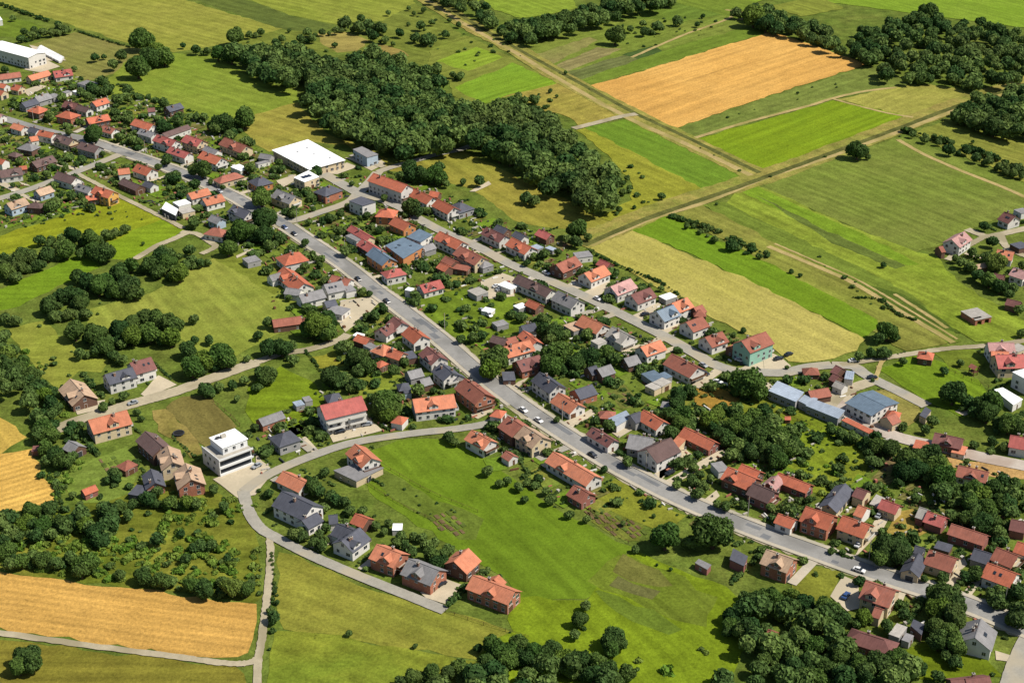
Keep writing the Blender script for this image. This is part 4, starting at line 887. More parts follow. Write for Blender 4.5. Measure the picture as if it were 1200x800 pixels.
# crown centres and radii in the zoomed tiles
TREES = {
'A': '665 180 52;645 310 52;700 270 45;730 240 45;770 265 40;570 260 30;530 300 30;445 268 22;487 266 14;858 213 15;915 232 25;970 238 20;1020 245 35;1085 260 38;1145 545 48;655 503 14;765 480 28;60 85 15;1168 162 20;1100 170 38;1040 575 42;990 590 28;955 548 22;920 545 20;600 420 25;550 465 30;590 455 28;480 380 30;430 410 28;500 420 25;410 450 25;460 430 25;380 430 22;290 455 22;230 540 28;440 625 38;540 530 26;830 570 30;750 590 35;560 640 25;600 560 28;1160 665 30;1090 625 25;110 150 20;150 165 24;200 150 24;240 150 22;280 130 24;310 140 22;100 180 20;270 115 18;160 140 20;20 325 18;790 740 22;350 320 14',
'B': '420 105 33;480 125 32;530 120 32;580 130 30;545 165 30;605 185 20;375 143 20;310 150 18;155 142 12;20 150 20;240 150 22;262 180 22;370 210 14;620 60 14;715 38 12;715 112 10;740 62 12;775 120 24;672 152 24;750 175 25;800 185 28;830 180 22;888 160 20;950 115 16;825 105 16;785 45 16;960 355 22;920 350 18;850 320 28;210 180 22;120 180 20;90 200 22;180 205 22;640 205 12;905 95 12;490 85 22;1140 720 40;1190 740 35;860 780 28;720 780 35',
'C': '485 165 42;555 135 20;620 145 25;685 125 30;775 95 25;870 115 14;895 75 12;1050 60 28;1135 75 48;1190 110 40;60 135 35;130 120 38;180 130 32;20 110 28;240 90 38;250 340 10;210 450 10;100 465 25;60 470 22;30 450 22;40 540 30;100 530 20;120 525 18;180 425 12;615 110 18',
'D': '420 705 40;470 735 16;715 380 16;680 630 18;740 650 22;800 665 18;850 700 30;930 700 26;980 740 26;1040 755 24;1100 780 28;1160 790 24;750 55 42;715 80 30;670 95 28;780 640 10;960 665 10;940 395 30;960 395 28;1050 375 30;900 385 18;140 435 8;885 535 30;940 530 42;1000 590 30;1060 600 40;1120 580 40;720 200 20;750 200 22',
'U': '185 325 30;240 320 20;290 320 30;340 300 38;430 320 42;480 385 45;440 370 40;540 290 25;585 270 24;500 300 28;100 400 38;60 420 30;140 400 35;220 395 35;30 470 38;90 450 35;310 370 42;280 350 30;20 410 30;365 490 35;410 520 40;460 540 45;500 510 35;560 480 45;610 440 35;600 540 45;630 570 35;540 560 38;700 440 38;750 400 38;790 430 40;840 480 42;890 370 30;900 420 28;800 390 30;745 470 35;230 630 42;290 590 38;340 580 38;380 620 38;400 670 30;320 670 30;250 680 30;350 750 45;450 765 50;560 740 45;620 710 40;680 690 45;740 700 45;800 720 48;700 760 45;620 770 45;800 780 45;910 695 25;910 790 20;980 790 25;20 690 30;70 700 28;20 770 30;1140 280 50;1070 360 40;1100 300 35;1180 300 30;910 250 25;820 35 28;910 65 20;940 430 25;970 430 18;10 450 35;180 440 30;70 500 30;760 370 25;870 440 25;670 340 10',
'V': '40 230 48;40 300 40;110 310 30;60 350 30;175 200 24;25 130 40;340 220 24;395 200 24;228 335 20;230 450 24;420 375 28;385 280 24;520 210 20;265 390 20;290 720 60;330 700 50;240 740 40;340 760 40;60 710 28;500 565 22;530 575 18;555 680 28;600 650 20;590 630 18;700 475 26;905 530 18;730 170 40;760 190 30;600 125 20;680 25 30;730 20 35;780 20 38;830 15 38;870 30 35;890 60 20;1045 45 28;970 50 18;710 605 14;580 275 22;585 325 18;250 240 14;450 60 14;265 15 24;130 570 18;160 590 18;300 440 16;1020 780 28;1060 770 26;960 790 24;480 720 14;10 770 25',
'W': '70 125 30;110 140 28;305 272 45;700 118 20;260 320 28;300 330 30;355 310 22;150 390 28;100 400 20;70 430 20;215 380 20;390 430 14;700 550 16;950 320 20;1030 345 30;1050 355 20;1120 370 18;820 260 14;850 260 12;880 290 12;1160 400 16;395 650 9;1085 745 14;540 35 16;550 80 14;520 100 18;140 690 30;40 690 25;200 760 40;150 740 35;250 770 30;350 765 30;180 790 30;650 535 12;590 505 10;1190 385 16;575 170 10;490 200 10;960 155 8;520 60 14;470 140 24;500 180 18',
'X': '540 440 16;1015 258 25;1055 330 30;1070 430 40;1020 400 25;960 380 25;880 410 22;910 430 28;950 450 28;990 490 32;1040 510 35;1090 540 35;1150 550 30;1130 580 25;560 750 45;1190 440 20;1190 760 25;1170 640 25;520 780 30;150 490 12;110 470 12;600 780 20;1150 10 24;1190 20 20;1110 5 18',
'Z': '30 60 35;60 40 34;90 130 40;110 90 35;150 160 40;60 180 30;170 210 38;200 250 38;240 230 28;240 290 35;270 310 28;30 110 35;200 400 38;250 390 30;190 340 30;340 390 25;375 390 22;230 440 38;210 500 35;260 530 40;220 560 30;300 560 38;340 540 30;320 420 28;450 40 30;490 20 40;375 55 30;570 85 30;540 70 28;900 120 48;1030 60 60;1060 80 45;880 40 38;960 90 45;1110 265 18;1160 80 18;960 225 35;1020 210 25;1090 200 25;1145 180 24;990 250 18;487 303 24;525 278 20;580 255 24;530 620 34;545 640 28;500 650 20;560 770 35;620 760 30;690 740 35;740 700 30;800 750 35;880 750 35;920 760 30;1000 690 28;1050 770 30;150 790 40;230 780 35;480 770 30;1190 400 20;1190 220 20;20 160 32;120 190 30;10 30 30;640 330 18;660 360 16;600 590 18;630 580 16;340 720 20',
'Y': '300 700 34;380 740 30;440 790 28;500 790 24;230 650 26;180 85 28;350 160 45;380 170 35;50 160 40;15 140 30;10 215 24;470 75 45;520 110 40;480 140 35;440 90 30;420 20 35;460 200 35;600 290 55;640 310 40;570 270 35;620 340 38;640 130 30;690 95 24;760 225 34;1120 90 60;1100 130 50;1140 60 40;325 610 24;270 680 38;240 690 28;350 720 30;300 780 30;410 750 28;1085 605 30;1140 665 22;1180 650 24;910 450 28;930 470 24;75 510 15;60 710 24;830 230 18;440 220 25;120 30 40;60 30 40;170 20 30;900 440 24;400 30 34;500 60 34',
'I': '120 50 38;200 60 40;290 50 40;340 40 40;400 60 38;450 90 40;490 110 35;40 90 35;90 110 28;400 240 48;380 270 40;560 290 30;670 300 38;760 320 38;810 320 28;900 340 38;960 360 45;1040 320 28;1090 350 48;1150 360 40;940 150 30;990 150 30;910 165 25;740 125 35;870 215 28;600 130 20;30 180 40;100 230 38;200 220 38;260 240 35;330 210 35;50 240 35;150 200 30;520 25 28;510 250 18;480 20 28;600 10 30;110 670 45;140 700 52;90 720 44;160 660 36;1035 230 14;10 130 34;160 110 34;240 100 34;60 20 30;850 100 22',
'J': '230 60 26;300 100 24;340 60 26;420 50 24;480 60 22;560 60 24;600 90 22;660 140 24;700 160 28;780 120 26;800 150 30;880 190 26;850 280 22;85 490 35;70 460 20;435 565 18;745 625 14;170 100 30;220 110 28;270 140 30;310 150 30;730 180 30;820 200 40;860 240 40;840 140 25;900 170 28;680 110 26;740 110 22;620 50 24;1040 635 25;1110 620 45;1140 650 50;1080 700 45;1180 690 45;960 730 40;900 750 38;820 750 45;740 770 40;1020 760 50;1120 770 50;680 790 30;905 430 16;100 420 14;90 370 12;330 125 18;1145 300 14',
'K': '720 110 65;945 90 78;580 170 20;345 440 28;320 500 38;295 570 28;470 590 48;460 640 40;500 610 38;30 620 45;100 650 48;60 680 40;180 650 45;240 690 48;150 700 40;320 690 45;390 700 45;450 740 45;540 750 38;270 740 40;380 760 45;480 780 40;1030 490 40;1090 450 38;1130 410 40;1170 400 40;1020 530 38;1110 540 55;1160 620 38;1180 690 38;1090 390 25;1010 560 30;1160 205 18;680 245 8;745 265 10;350 30 22;270 10 24;520 50 16;665 15 12;10 640 36',
'R': '560 165 62;620 190 55;530 210 45;610 150 50;840 400 60;880 430 50;800 380 50;870 480 55;850 560 50;880 620 55;800 450 50;900 530 45;840 670 30;800 600 50;750 530 45;1080 370 35;1050 380 30;1150 400 38;1180 460 45;1150 500 38;1190 380 28;970 290 38;930 300 30;820 300 30;1080 90 35;1000 50 45;940 30 40;1040 40 40;880 20 30;430 320 28;730 310 20;640 475 30;30 400 45;110 400 45;170 430 45;280 450 55;320 490 50;260 520 45;60 480 40;80 580 28;150 540 40;210 620 45;280 610 38;110 620 38;40 660 45;190 700 50;120 700 45;270 720 45;340 680 40;380 620 40;430 700 45;520 700 48;600 690 45;560 650 40;650 740 48;700 730 40;350 760 45;460 780 40;60 750 45;800 770 35;560 530 35;450 490 38;420 520 25;300 180 18;350 185 16;390 180 14;20 620 36;160 770 44;240 780 40;560 770 44;1110 430 28;770 120 20;1130 60 26;880 700 34;5 560 34',
'Q': '630 92 22;828 137 22;870 240 55;830 250 35;1050 280 52;1030 330 50;1000 300 38;960 330 30;1130 380 50;1180 400 40;1050 460 22;960 480 20;1110 490 28;770 370 30;740 410 25;290 415 25;340 430 30;400 450 32;460 470 32;520 490 38;580 500 38;470 520 25;490 560 35;660 560 55;700 600 50;760 530 50;790 580 45;640 610 45;700 540 45;820 630 50;850 700 45;800 690 35;500 690 25;690 730 25;200 520 22;330 590 28;360 550 22;60 440 45;110 420 35;130 480 38;90 500 40;30 520 45;20 450 38;50 560 38;40 380 18;10 770 25;190 740 22;960 690 40;1000 720 45;1060 680 38;1100 650 35;1160 660 28;950 760 45;1030 780 45;1100 750 40;900 100 20;490 180 10;90 120 12;540 50 30;480 50 28;430 70 25;1170 720 34;610 660 24;870 760 24;560 60 24',
'P': '1100 190 65;1150 230 45;1060 220 40;200 60 55;180 110 50;230 40 50;300 100 40;360 70 40;440 50 40;480 80 35;830 230 35;780 250 38;760 290 38;740 350 38;800 340 40;790 380 38;840 360 28;920 370 40;960 340 38;1040 400 38;1010 460 38;980 440 38;1080 380 45;1130 350 40;1180 400 45;1150 440 45;1100 440 38;1180 500 40;1180 330 40;1030 530 35;870 530 24;940 400 30;735 420 34;460 390 30;390 370 24;210 365 18;540 560 30;770 670 24;840 640 28;870 710 32;850 590 26;900 680 26;120 640 24;30 680 26;180 740 28;70 660 20;435 597 18;1000 770 28;960 760 24;1080 760 20;670 95 18;600 150 18;345 300 14;990 300 24;1120 520 38;1060 480 34;500 520 18;160 700 24;60 740 20;880 620 24;930 640 22;820 410 24;340 60 34',
'2': '335 445 34;350 670 50;400 640 40;660 170 55;620 190 40;480 145 30;970 220 40;930 200 35;620 630 30;570 600 30;580 340 34;500 590 35;790 390 24;760 430 24;140 350 30;60 360 25;720 300 24;460 400 28;1180 480 24;90 520 22;290 290 24;540 370 22',
'3': '150 460 45;290 510 38;340 410 60;480 90 50;430 120 45;650 220 45;560 150 35;640 50 70;780 750 75;760 600 60;990 700 40;50 110 40;160 70 45;90 350 38;30 390 25;1150 420 40;905 405 30;680 400 45;1090 780 28;280 770 45;1120 685 20;540 170 40;400 490 20;450 500 20;500 520 20;270 420 40;880 360 30;180 590 26;110 540 26',
}
TR = []
for t, txt in TREES.items():
    for row in txt.split(';'):
        x, y, r = map(float, row.split()); px, py = TP(t, x, y); rp = r / TILES[t][2]
        rm_ = rp / PXM(py) * 1.22
        rr = random.Random(int(px * 10) * 7919 + int(py * 10))
        shape = rr.choice((0, 1, 2, 3, 4, 0, 3))
        zc = rm_ * .98                       # crown centre above ground
        if (t, x) in (('K', 320), ('K', 470), ('K', 345), ('J', 745)): pass
        gx, gy = G(px, py, zc)
        TR.append(dict(px=px, py=py, rp=rp, r=rm_, x=gx, y=gy, shape=shape, zc=zc))
# drop trees that would stand inside a building
def in_house(x, y, m=0.0):
    for h in ALLH:
        c, s_ = cos(-h['az']), sin(-h['az']); dx, dy = x - h['x'], y - h['y']
        if abs(dx*c - dy*s_) < h['L']/2 + m and abs(dx*s_ + dy*c) < h['W']/2 + m: return h
    x0, y0 = MOD[1]; c, s_ = cos(-MOD[4]), sin(-MOD[4]); dx, dy = x-x0, y-y0; u, v = dx*c - dy*s_, dx*s_ + dy*c
    if -m < u < MOD[2] + m and -m < v < MOD[3] + m: return True
    return None
for t_ in TR:
    h = in_house(t_['x'], t_['y'], .8)
    k = 0
    while isinstance(h, dict) and k < 14:
        a = atan2(t_['y'] - h['y'], t_['x'] - h['x']); t_['x'] += cos(a); t_['y'] += sin(a); t_['r'] = max(1.0, t_['r'] * .985); k += 1
        h = in_house(t_['x'], t_['y'], .8)
def seen(t_): return -10 < t_['px'] < 1210 and -10 < t_['py'] < 812
TR.sort(key=lambda t_: -(t_['rp'] if seen(t_) else 0))
NIND = 300
# the most visible trees are individuals
TONEN = {'dark': 'dark green', 'mid': 'mid green', 'light': 'light green'}
for t_ in TR[:NIND]:
    rr = random.Random(int(t_['x'] * 31 + t_['y']))
    px, py = t_['px'], t_['py']
    t_['tone'] = rr.choice(('dark',) * 5 + ('mid',) * 3 + ('light',))
    if (280 < px < 470 and 80 < py < 150) or rr.random() < .05: t_['tone'] = 'mid'
    root = link('tree', None, None, (t_['x'], t_['y'], 0), rr.uniform(0, 6.28))
    r = t_['r']
    tr = link('trunk', TRUNK, root); tr.scale = (r, r, max(r, r * SHAPES[t_['shape']][0]))
    cr = link('crown', tmesh(t_['shape'], t_['tone'], 1 if t_['rp'] > 9 else 0), root, (0, 0, t_['zc'])); cr.scale = (r, r, r * 1.1)
    t_['root'] = root
# the rest, and the big woods, as merged masses
UNIT = [crown_arrays(300 + i, 360, .13, (1.0, .9, 1.15, 1.0, 1.0, .85)[i], (8, 9, 7, 9, 8, 8)[i], True, .52) for i in range(6)]
SMALL = [crown_arrays(400 + i, 70, .27, .62, 5, True, .74) for i in range(5)]
def merged(name, items, mat, units):
    """items: (x, y, z of centre, radius)"""
    Vs, Ts, Qs, Ls, Tn = [], [], [], [], []; n = 0
    rg = np.random.default_rng(len(items))
    for (x, y, zc, r) in items:
        V, tri, q, lv = units[rg.integers(len(units))]
        a = rg.uniform(0, 6.28); c, s_ = cos(a), sin(a)
        W_ = np.stack([V[:,0]*c - V[:,1]*s_, V[:,0]*s_ + V[:,1]*c, V[:,2]], 1) * r + np.array([x, y, zc])
        Vs.append(W_); Ts.append(tri + n); Qs.append(q + n); Ls.append(lv); Tn.append(np.full(len(V), rg.uniform(0, 1))); n += len(V)
    me = arrays_to_mesh(name, np.concatenate(Vs), np.concatenate(Ts), np.concatenate(Qs), np.concatenate(Ls), mat, np.concatenate(Tn))
    return tag(link(name, me), kind='stuff')
fill = []                                 # understorey closing the groves
rg_ = random.Random(9)
for i, a in enumerate(TR):
    for b in TR[i + 1:]:
        d = hypot(a['x']-b['x'], a['y']-b['y'])
        if (a['r'] + b['r']) * .7 < d < (a['r'] + b['r']) * 1.45 and a['r'] > 3 and b['r'] > 3:
            r = min(a['r'], b['r']) * rg_.uniform(.55, .75); t = rg_.uniform(.4, .6)
            x, y = a['x'] + (b['x']-a['x'])*t, a['y'] + (b['y']-a['y'])*t
            if not in_house(x, y, r * .8) and all(near_line(x, y, LINES[s_])[0] > 4.5 for s_ in STREETS): fill.append((x, y, r * .8, r))
merged('small_trees', [(t_['x'], t_['y'], t_['zc'], t_['r']) for t_ in TR[NIND:]] + fill, LEAF['mix'], UNIT)

def inside(p, poly):
    x, y = p; c = False; n = len(poly)
    for i in range(n):
        x1, y1 = poly[i]; x2, y2 = poly[(i + 1) % n]
        if (y1 > y) != (y2 > y) and x < (x2 - x1) * (y - y1) / (y2 - y1) + x1: c = not c
    return c
def scatter(poly, sp, rr, holes=()):
    xs = [p[0] for p in poly]; ys = [p[1] for p in poly]; out = []
    y = min(ys)
    row = 0
    while y < max(ys):
        x = min(xs) + (sp / 2 if row % 2 else 0)
        while x < max(xs):
            p = (x + rr.uniform(-.42, .42) * sp, y + rr.uniform(-.42, .42) * sp)
            if inside(p, poly) and not any(inside(p, h) for h in holes): out.append(p)
            x += sp
        y += sp * .87; row += 1
    return out
WOODS = [
 ('woodland', [(246,58),(262,52),(300,54),(325,58),(350,50),(372,64),(405,68),(418,68),(428,58),(440,58),(455,64),(480,69),(497,76),(515,84),(525,94),(534,112),(560,124),(580,117),(602,115),(640,133),(664,142),(676,156),(690,165),(707,181),(724,198),(734,215),(731,235),(718,246),(705,251),(682,244),(660,230),(632,219),(600,202),(580,186),(562,172),(535,172),(507,177),(475,183),(440,176),(405,158),(380,150),(365,136),(348,118),(347,107),(300,90),(277,73)], 9.5, (5.6, 8.6), 8.5),
 ('woodland', [(600,44),(608,25),(645,20),(678,17),(700,0),(760,-8),(792,-8),(786,4),(700,27),(650,40),(612,46)], 9, (5, 7.5), 7.5),
 ('woodland', [(495,-8),(560,-8),(575,15),(608,30),(600,48),(585,38),(560,22),(530,13)], 9.5, (4, 6), 6),
 ('woodland', [(870,10),(885,12),(900,14),(920,20),(935,32),(955,24),(970,38),(995,42),(1010,30),(1030,28),(1060,22),(1078,12),(1090,6),(1102,14),(1115,22),(1135,20),(1160,28),(1200,30),(1215,92),(1150,100),(1130,98),(1100,90),(1040,92),(1015,70),(985,60),(950,48),(905,34),(880,28),(868,22)], 10.6, (3.8, 7), 6.5),
 ('woodland', [(868,8),(884,6),(905,14),(940,25),(965,32),(990,42),(1024,54),(1040,72),(1024,72),(992,57),(955,43),(910,30),(880,24)], 8.2, (3.6, 5.6), 5.5),
 ('woodland', [(1118,124),(1140,116),(1170,106),(1200,98),(1215,100),(1215,168),(1180,158),(1150,148),(1122,138)], 9, (5, 7.5), 7),
 ('woodland', [(840,715),(880,700),(900,688),(950,700),(1010,718),(1060,740),(1085,770),(1090,815),(850,815),(830,790),(850,765)], 8, (3.4, 5.5), 5),
 ('woodland', [(560,770),(600,755),(650,765),(700,780),(740,790),(745,820),(470,820),(480,800),(520,790)], 7.5, (3.5, 5.5), 5),
 ('woodland', [(1090,560),(1130,575),(1200,565),(1215,600),(1180,612),(1140,625),(1100,610)], 7.5, (3, 5), 4.5),
 ('woodland', [(1140,745),(1165,690),(1200,690),(1215,720),(1190,740)], 9, (3, 4.5), 4.5),
 ('woodland', [(-10,598),(40,608),(130,592),(150,612),(120,632),(-10,630)], 8, (3, 5), 4.5),
 ('woodland', [(-15,400),(10,398),(45,430),(70,475),(75,500),(50,520),(30,500),(15,470),(-15,450)], 7.5, (3, 4.8), 4.5),
 ('woodland', [(880,490),(935,495),(930,530),(905,548),(870,520)], 8, (3, 5), 4.5),
]
HOLES = [[G(*p, 6) for p in q] for q in ([(962,30),(1000,38),(1010,52),(985,50)], [(1060,50),(1075,47),(1100,58),(1075,64)], [(1125,52),(1150,46),(1155,52),(1130,58)], [(975,70),(1000,72),(1000,80)])]
rr = random.Random(4)
wood = []
for wi, (nm, poly, sp, (r0, r1), hc) in enumerate(WOODS):
    gap = .0 if wi == 0 else 0.08 if wi == 3 else .1
    for p in scatter([G(*q, hc) for q in poly], sp, rr, HOLES):
        r = rr.uniform(r0, r1)
        if in_house(p[0], p[1], r * .7): continue
        pl = [G(*q, hc) for q in poly]
        if near_line(p[0], p[1], [pl + [pl[0]]])[0] < r * (.7 if wi in (0, 6, 7) else .3): continue
        if rr.random() < gap: continue
        wood.append((p[0], p[1], hc + rr.uniform(-1.8, 2.2), r))
tot = len(wood)
merged('woodland', wood, LEAF['mix'], UNIT)
print('woodland trees', tot, 'individual', NIND, 'small', len(TR) - NIND)

# undergrowth: shrubs in the gardens, along fences and in the rough ground
def on_road(p, m=1.5):
    for nm in STREETS + ['footpath', 'farm_track']:
        for ln in LINES.get(nm, []):
            if near_line(p[0], p[1], [ln])[0] < (5.8 if nm == 'main_road' else 3.6) + m: return True
    return any(inside(p, q) for q in YARD_POLYS)
bush = []
VILLAGE = [(0,130),(60,85),(150,100),(230,140),(300,180),(360,210),(440,205),(520,225),(570,255),(640,275),(700,310),(800,360),(870,400),(900,440),(1000,440),(1060,500),(1110,540),(1200,560),(1210,700),(1100,760),(1000,690),(900,660),(780,600),(700,600),(640,580),(560,540),(560,490),(450,510),(300,560),(270,520),(400,440),(380,400),(330,380),(290,300),(230,260),(140,250),(0,270)]
vill = [G(*p) for p in VILLAGE]
for p in scatter(vill, 4.9, rr):
    if in_house(p[0], p[1], 1.0) or on_road(p): continue
    if rr.random() < .62:
        r = rr.uniform(.4, 1.2) if rr.random() < .66 else rr.uniform(1.2, 3.2)
        for q in range(rr.choice((1, 1, 2, 3))):
            x, y = p[0] + rr.uniform(-1.5, 1.5) * (q > 0), p[1] + rr.uniform(-1.5, 1.5) * (q > 0)
            bush.append((x, y, r * .6, r))
ROUGH = [([(0,600),(170,560),(300,590),(305,640),(310,700),(180,690),(80,680),(0,664)], 6.5, .4, (.6, 2.2)),
 ([(40,400),(80,430),(110,520),(60,600),(40,540),(60,500)], 5, .5, (.8, 2)), ([(860,470),(975,500),(1030,520),(970,590),(880,500)], 6, .4, (.5, 1.8)),
 ([(1010,560),(1100,580),(1090,640),(1050,600)], 5, .4, (.6, 1.6)), ([(600,115),(640,110),(660,135),(640,160),(610,150)], 7, .5, (.7, 2)),
 ([(728,190),(760,205),(770,235),(730,250),(718,240)], 6, .6, (.7, 2)), ([(480,10),(600,60),(560,80),(500,70)], 10, .3, (.8, 2)),
 ([(785,250),(830,262),(900,300),(890,306),(800,270)], 4.5, .6, (.7, 2.4)), ([(960,300),(1030,345),(1060,372),(1040,372),(960,318)], 6, .4, (.5, 1.6)),
 ([(870,212),(1060,155),(1200,100),(1200,104),(1060,160),(880,216)], 9, .3, (.5, 1.2)), ([(480,-5),(600,56),(740,132),(885,206),(880,208),(735,136),(600,62)], 9, .3, (.5, 1.2)),
 ([(800,150),(900,118),(1010,84),(1040,95),(900,135)], 12, .4, (.5, 1.2)), ([(40,385),(120,350),(110,420),(80,440)], 9, .3, (.6, 1.5)),
 ([(560,780),(600,720),(700,720),(840,760),(840,800)], 9, .25, (.4, 1.1)), ([(710,25),(850,20),(830,45),(740,60)], 10, .4, (.5, 1.5)),
 ([(690,600),(760,608),(735,636),(696,615)], 4, .4, (.3, .8)), ([(450,560),(560,610),(520,625),(430,570)], 4.5, .5, (.4, .8)),
 ([(300,640),(330,645),(326,760),(306,790)], 5, .5, (.5, 1.3)),
 ([(990,35),(1060,30),(1190,60),(1190,95),(1040,95)], 12, .5, (.8, 2)), ([(100,250),(175,250),(200,262),(120,268)], 8, .3, (.4, .9)),
 ([(250,40),(470,60),(430,75),(250,60)], 9, .3, (.8, 2)), ([(900,705),(830,690),(760,650),(830,640),(920,680)], 10, .2, (.3, .8))]
for poly, sp, prob, (r0, r1) in ROUGH:
    for p in scatter([G(*q) for q in poly], sp, rr):
        if rr.random() < prob and not in_house(p[0], p[1], 1) and not on_road(p, -1):
            r = rr.uniform(r0, r1); bush.append((p[0], p[1], r * .6, r))
# ragged shrub lines along the plot boundaries
for h in ALLH:
    if h['nm'] != 'house': continue
    for sg in (-1, 1):
        if rr.random() < .3: continue
        a = h['sa'] + pi/2; off = rr.uniform(8.5, 12) * sg
        bx, by = h['x'] + cos(h['sa']) * off, h['y'] + sin(h['sa']) * off
        l0, l1 = -rr.uniform(6, 14), rr.uniform(8, 22)
        if h['side'] < 0: l0, l1 = -l1, -l0
        q = l0; big_ = rr.random() < .35
        while q < l1:
            x, y = bx + cos(a) * q + rr.uniform(-.4, .4), by + sin(a) * q + rr.uniform(-.4, .4)
            if rr.random() < .8 and not in_house(x, y, .8) and not on_road((x, y), .3) and not any(inside(proj(x, y, 0), f[1]) for f in FIELDS if f[0] in ('lawn', 'meadow', 'wheat_field', 'barley_field')):
                r = rr.uniform(.5, .9) * (1.9 if big_ and rr.random() < .5 else 1); bush.append((x, y, r * .6, r))
            q += rr.uniform(.8, 1.6)
scrub = []
for poly, sp, prob in (([(0,600),(120,612),(170,562),(300,592),(304,640),(308,698),(180,686),(80,676),(0,660)], 3.0, .6), ([(20,400),(60,430),(110,520),(70,596),(40,540),(60,500)], 3.4, .5),
                       ([(862,472),(975,502),(1026,520),(970,588),(884,500)], 4.2, .4), ([(700,740),(845,745),(850,800),(700,800)], 7, .3), ([(1010,562),(1095,582),(1086,640),(1050,600)], 4.2, .4)):
    for p in scatter([G(*q) for q in poly], sp, rr):
        if rr.random() < prob and sin(p[0]*.11 + 1.7*sin(p[1]*.07)) + sin(p[1]*.13 + 1.3*sin(p[0]*.05)) > -.35 and not in_house(p[0], p[1], 1) and not on_road(p, -1): r = rr.uniform(.8, 2.5); scrub.append((p[0], p[1], r * .25, r))
merged('scrub', scrub, leaf_mat('leaves_fresh_green', (96,132,44), (128,146,62), .78), SMALL)
merged('undergrowth', bush, LEAF['mix'], SMALL); print('bushes', len(bush))

# clipped hedges and boundary fences, each a thing of its own
HEDGES = [
 ('hedge', [(1062,156),(1098,166),(1130,176),(1160,186),(1205,206)], 5.5, 4, 'overgrown hedgerow crossing the field at the right edge'),
 ('hedge', [(787,256),(815,264),(845,275),(870,288),(900,302)], 3.6, 2.6, 'scrubby hedgerow between the bright green strip and the track'),
 ('hedge', [(1000,350),(1030,352),(1050,368),(1072,376)], 2.2, 1.6, 'broken line of low scrub beside the lower field track'),
 ('hedge', [(318,650),(322,690),(316,720)], 1.5, 1.2, 'rough shrub line on the right verge of the farm track'),
 ('hedge', [(0,6),(30,17),(60,27)], 3.5, 3, 'dark field hedge running along the top left corner meadow'),
 ('hedge', [(88,36),(120,47),(152,56)], 2, 1.6, 'low hedge between the top left meadow and the paddock below it'),
 ('hedge', [(155,110),(185,120),(230,133)], 2, 1.6, 'scrubby hedge between the hay meadow and the gardens at upper left'),
 ('hedge', [(688,293),(720,310),(775,333),(800,352)], 2.2, 1.8, 'long green hedge between the barley field and the upper street gardens'),
 ('fence', [(445,543),(500,575),(560,600)], .25, 1.1, 'long wire and post fence across the green meadow below the curving road'),
 ('fence', [(427,565),(470,592),(530,620)], .25, 1.0, 'thin fence at the lower edge of the dotted garden lawn'),
 ('fence', [(522,717),(560,730),(620,748)], .25, 1.2, 'fence running right from the end of the cul-de-sac'),
 ('fence', [(692,600),(715,620),(738,638)], .25, 1.2, 'dark fence along the vegetable garden above the green meadow'),
 ('fence', [(250,471),(268,486),(282,500)], .25, 1.2, 'fence on the right side of the brown building plot'),
 ('hedge', [(840,452),(860,464),(882,476)], 1.4, 1.5, 'dark hedge beside the dry lawn next to the parking area'),
 ('fence', [(1112,436),(1135,446),(1160,456)], .3, 1.6, 'dark fence below the red roofed farmhouse at the right edge'),
 ('hedge', [(358,412),(368,424),(376,436)], 1.4, 1.4, 'clipped hedge left of the small yellow lawn by the dirt road'),
 ('hedge', [(436,488),(448,500),(458,505)], 1.2, 1.2, 'hedge right of the forecourt of the big white house with balconies'),
 ('hedge', [(352,495),(368,508),(386,522)], 1.2, 1.3, 'hedge left of the forecourt of the big white house with balconies'),
 ('hedge', [(58,557),(68,580),(76,600)], 1.6, 1.6, 'hedge between the swirling wheat and the orchard garden at left'),
 ('hedge', [(500,235),(530,249),(560,262)], 1.2, 1.3, 'low hedge above the upper street near the grey hipped house'),
 ('fence', [(900,480),(930,492),(965,505)], .3, 1.3, 'fence below the long pale blue metal sheds'),
 ('hedge', [(455,202),(468,208),(480,218)], 1.4, 1.3, 'clipped hedge behind the long red roofed house by the cross street'),
 ('hedge', [(975,645),(988,652),(998,655)], 1.4, 1.2, 'front hedge of the house beside the long concrete driveway'),
 ('hedge', [(620,448),(634,458),(650,470)], 1.3, 1.2, 'hedge along the garden of the white house with charcoal roof'),
 ('hedge', [(420,552),(436,562),(448,568)], 1.2, 1.0, 'short hedge beside the orange roofed house on the lawn'),
]
for ty, pts, wd, ht, lab in HEDGES:
    ln = smooth([G(*p) for p in pts], 8)
    dense = []
    for i in range(len(ln) - 1):
        n = max(1, int(hypot(ln[i+1][0]-ln[i][0], ln[i+1][1]-ln[i][1]) / 1.5))
        for k_ in range(n): dense.append((ln[i][0] + (ln[i+1][0]-ln[i][0])*k_/n, ln[i][1] + (ln[i+1][1]-ln[i][1])*k_/n))
    dense.append(ln[-1])
    if ty == 'hedge':
        rg = random.Random(len(dense)); its = [(p[0] + rg.uniform(-.3,.3), p[1] + rg.uniform(-.3,.3), ht*.5, max(wd, ht)*rg.choice((.25,.4,.55,.65))*rg.uniform(.8,1.1)) for p in dense if wd < 3 or rg.random() < .7]
        o = merged('hedge', its, LEAF['dark'], SMALL); del o['kind']
        tag(o, lab, 'hedge')
    else:
        root = link('fence', None, None, (dense[0][0], dense[0][1], 0)); x0, y0 = dense[0]
        rel = [(p[0]-x0, p[1]-y0) for p in dense]
        for zz in (.6, 1.0):
            o = ribbon('rail', rel, .05, zz * ht, M['wood'], h=.06); del o['kind']; o.parent = root
        pm = MB(); pm.box(-.07, -.07, 0, .07, .07, ht + .1); pme = pm.mesh('post', [M['wood']])
        for p in rel[::3]: link('post', pme, root, (p[0], p[1], 0))
        tag(root, lab, 'fence')
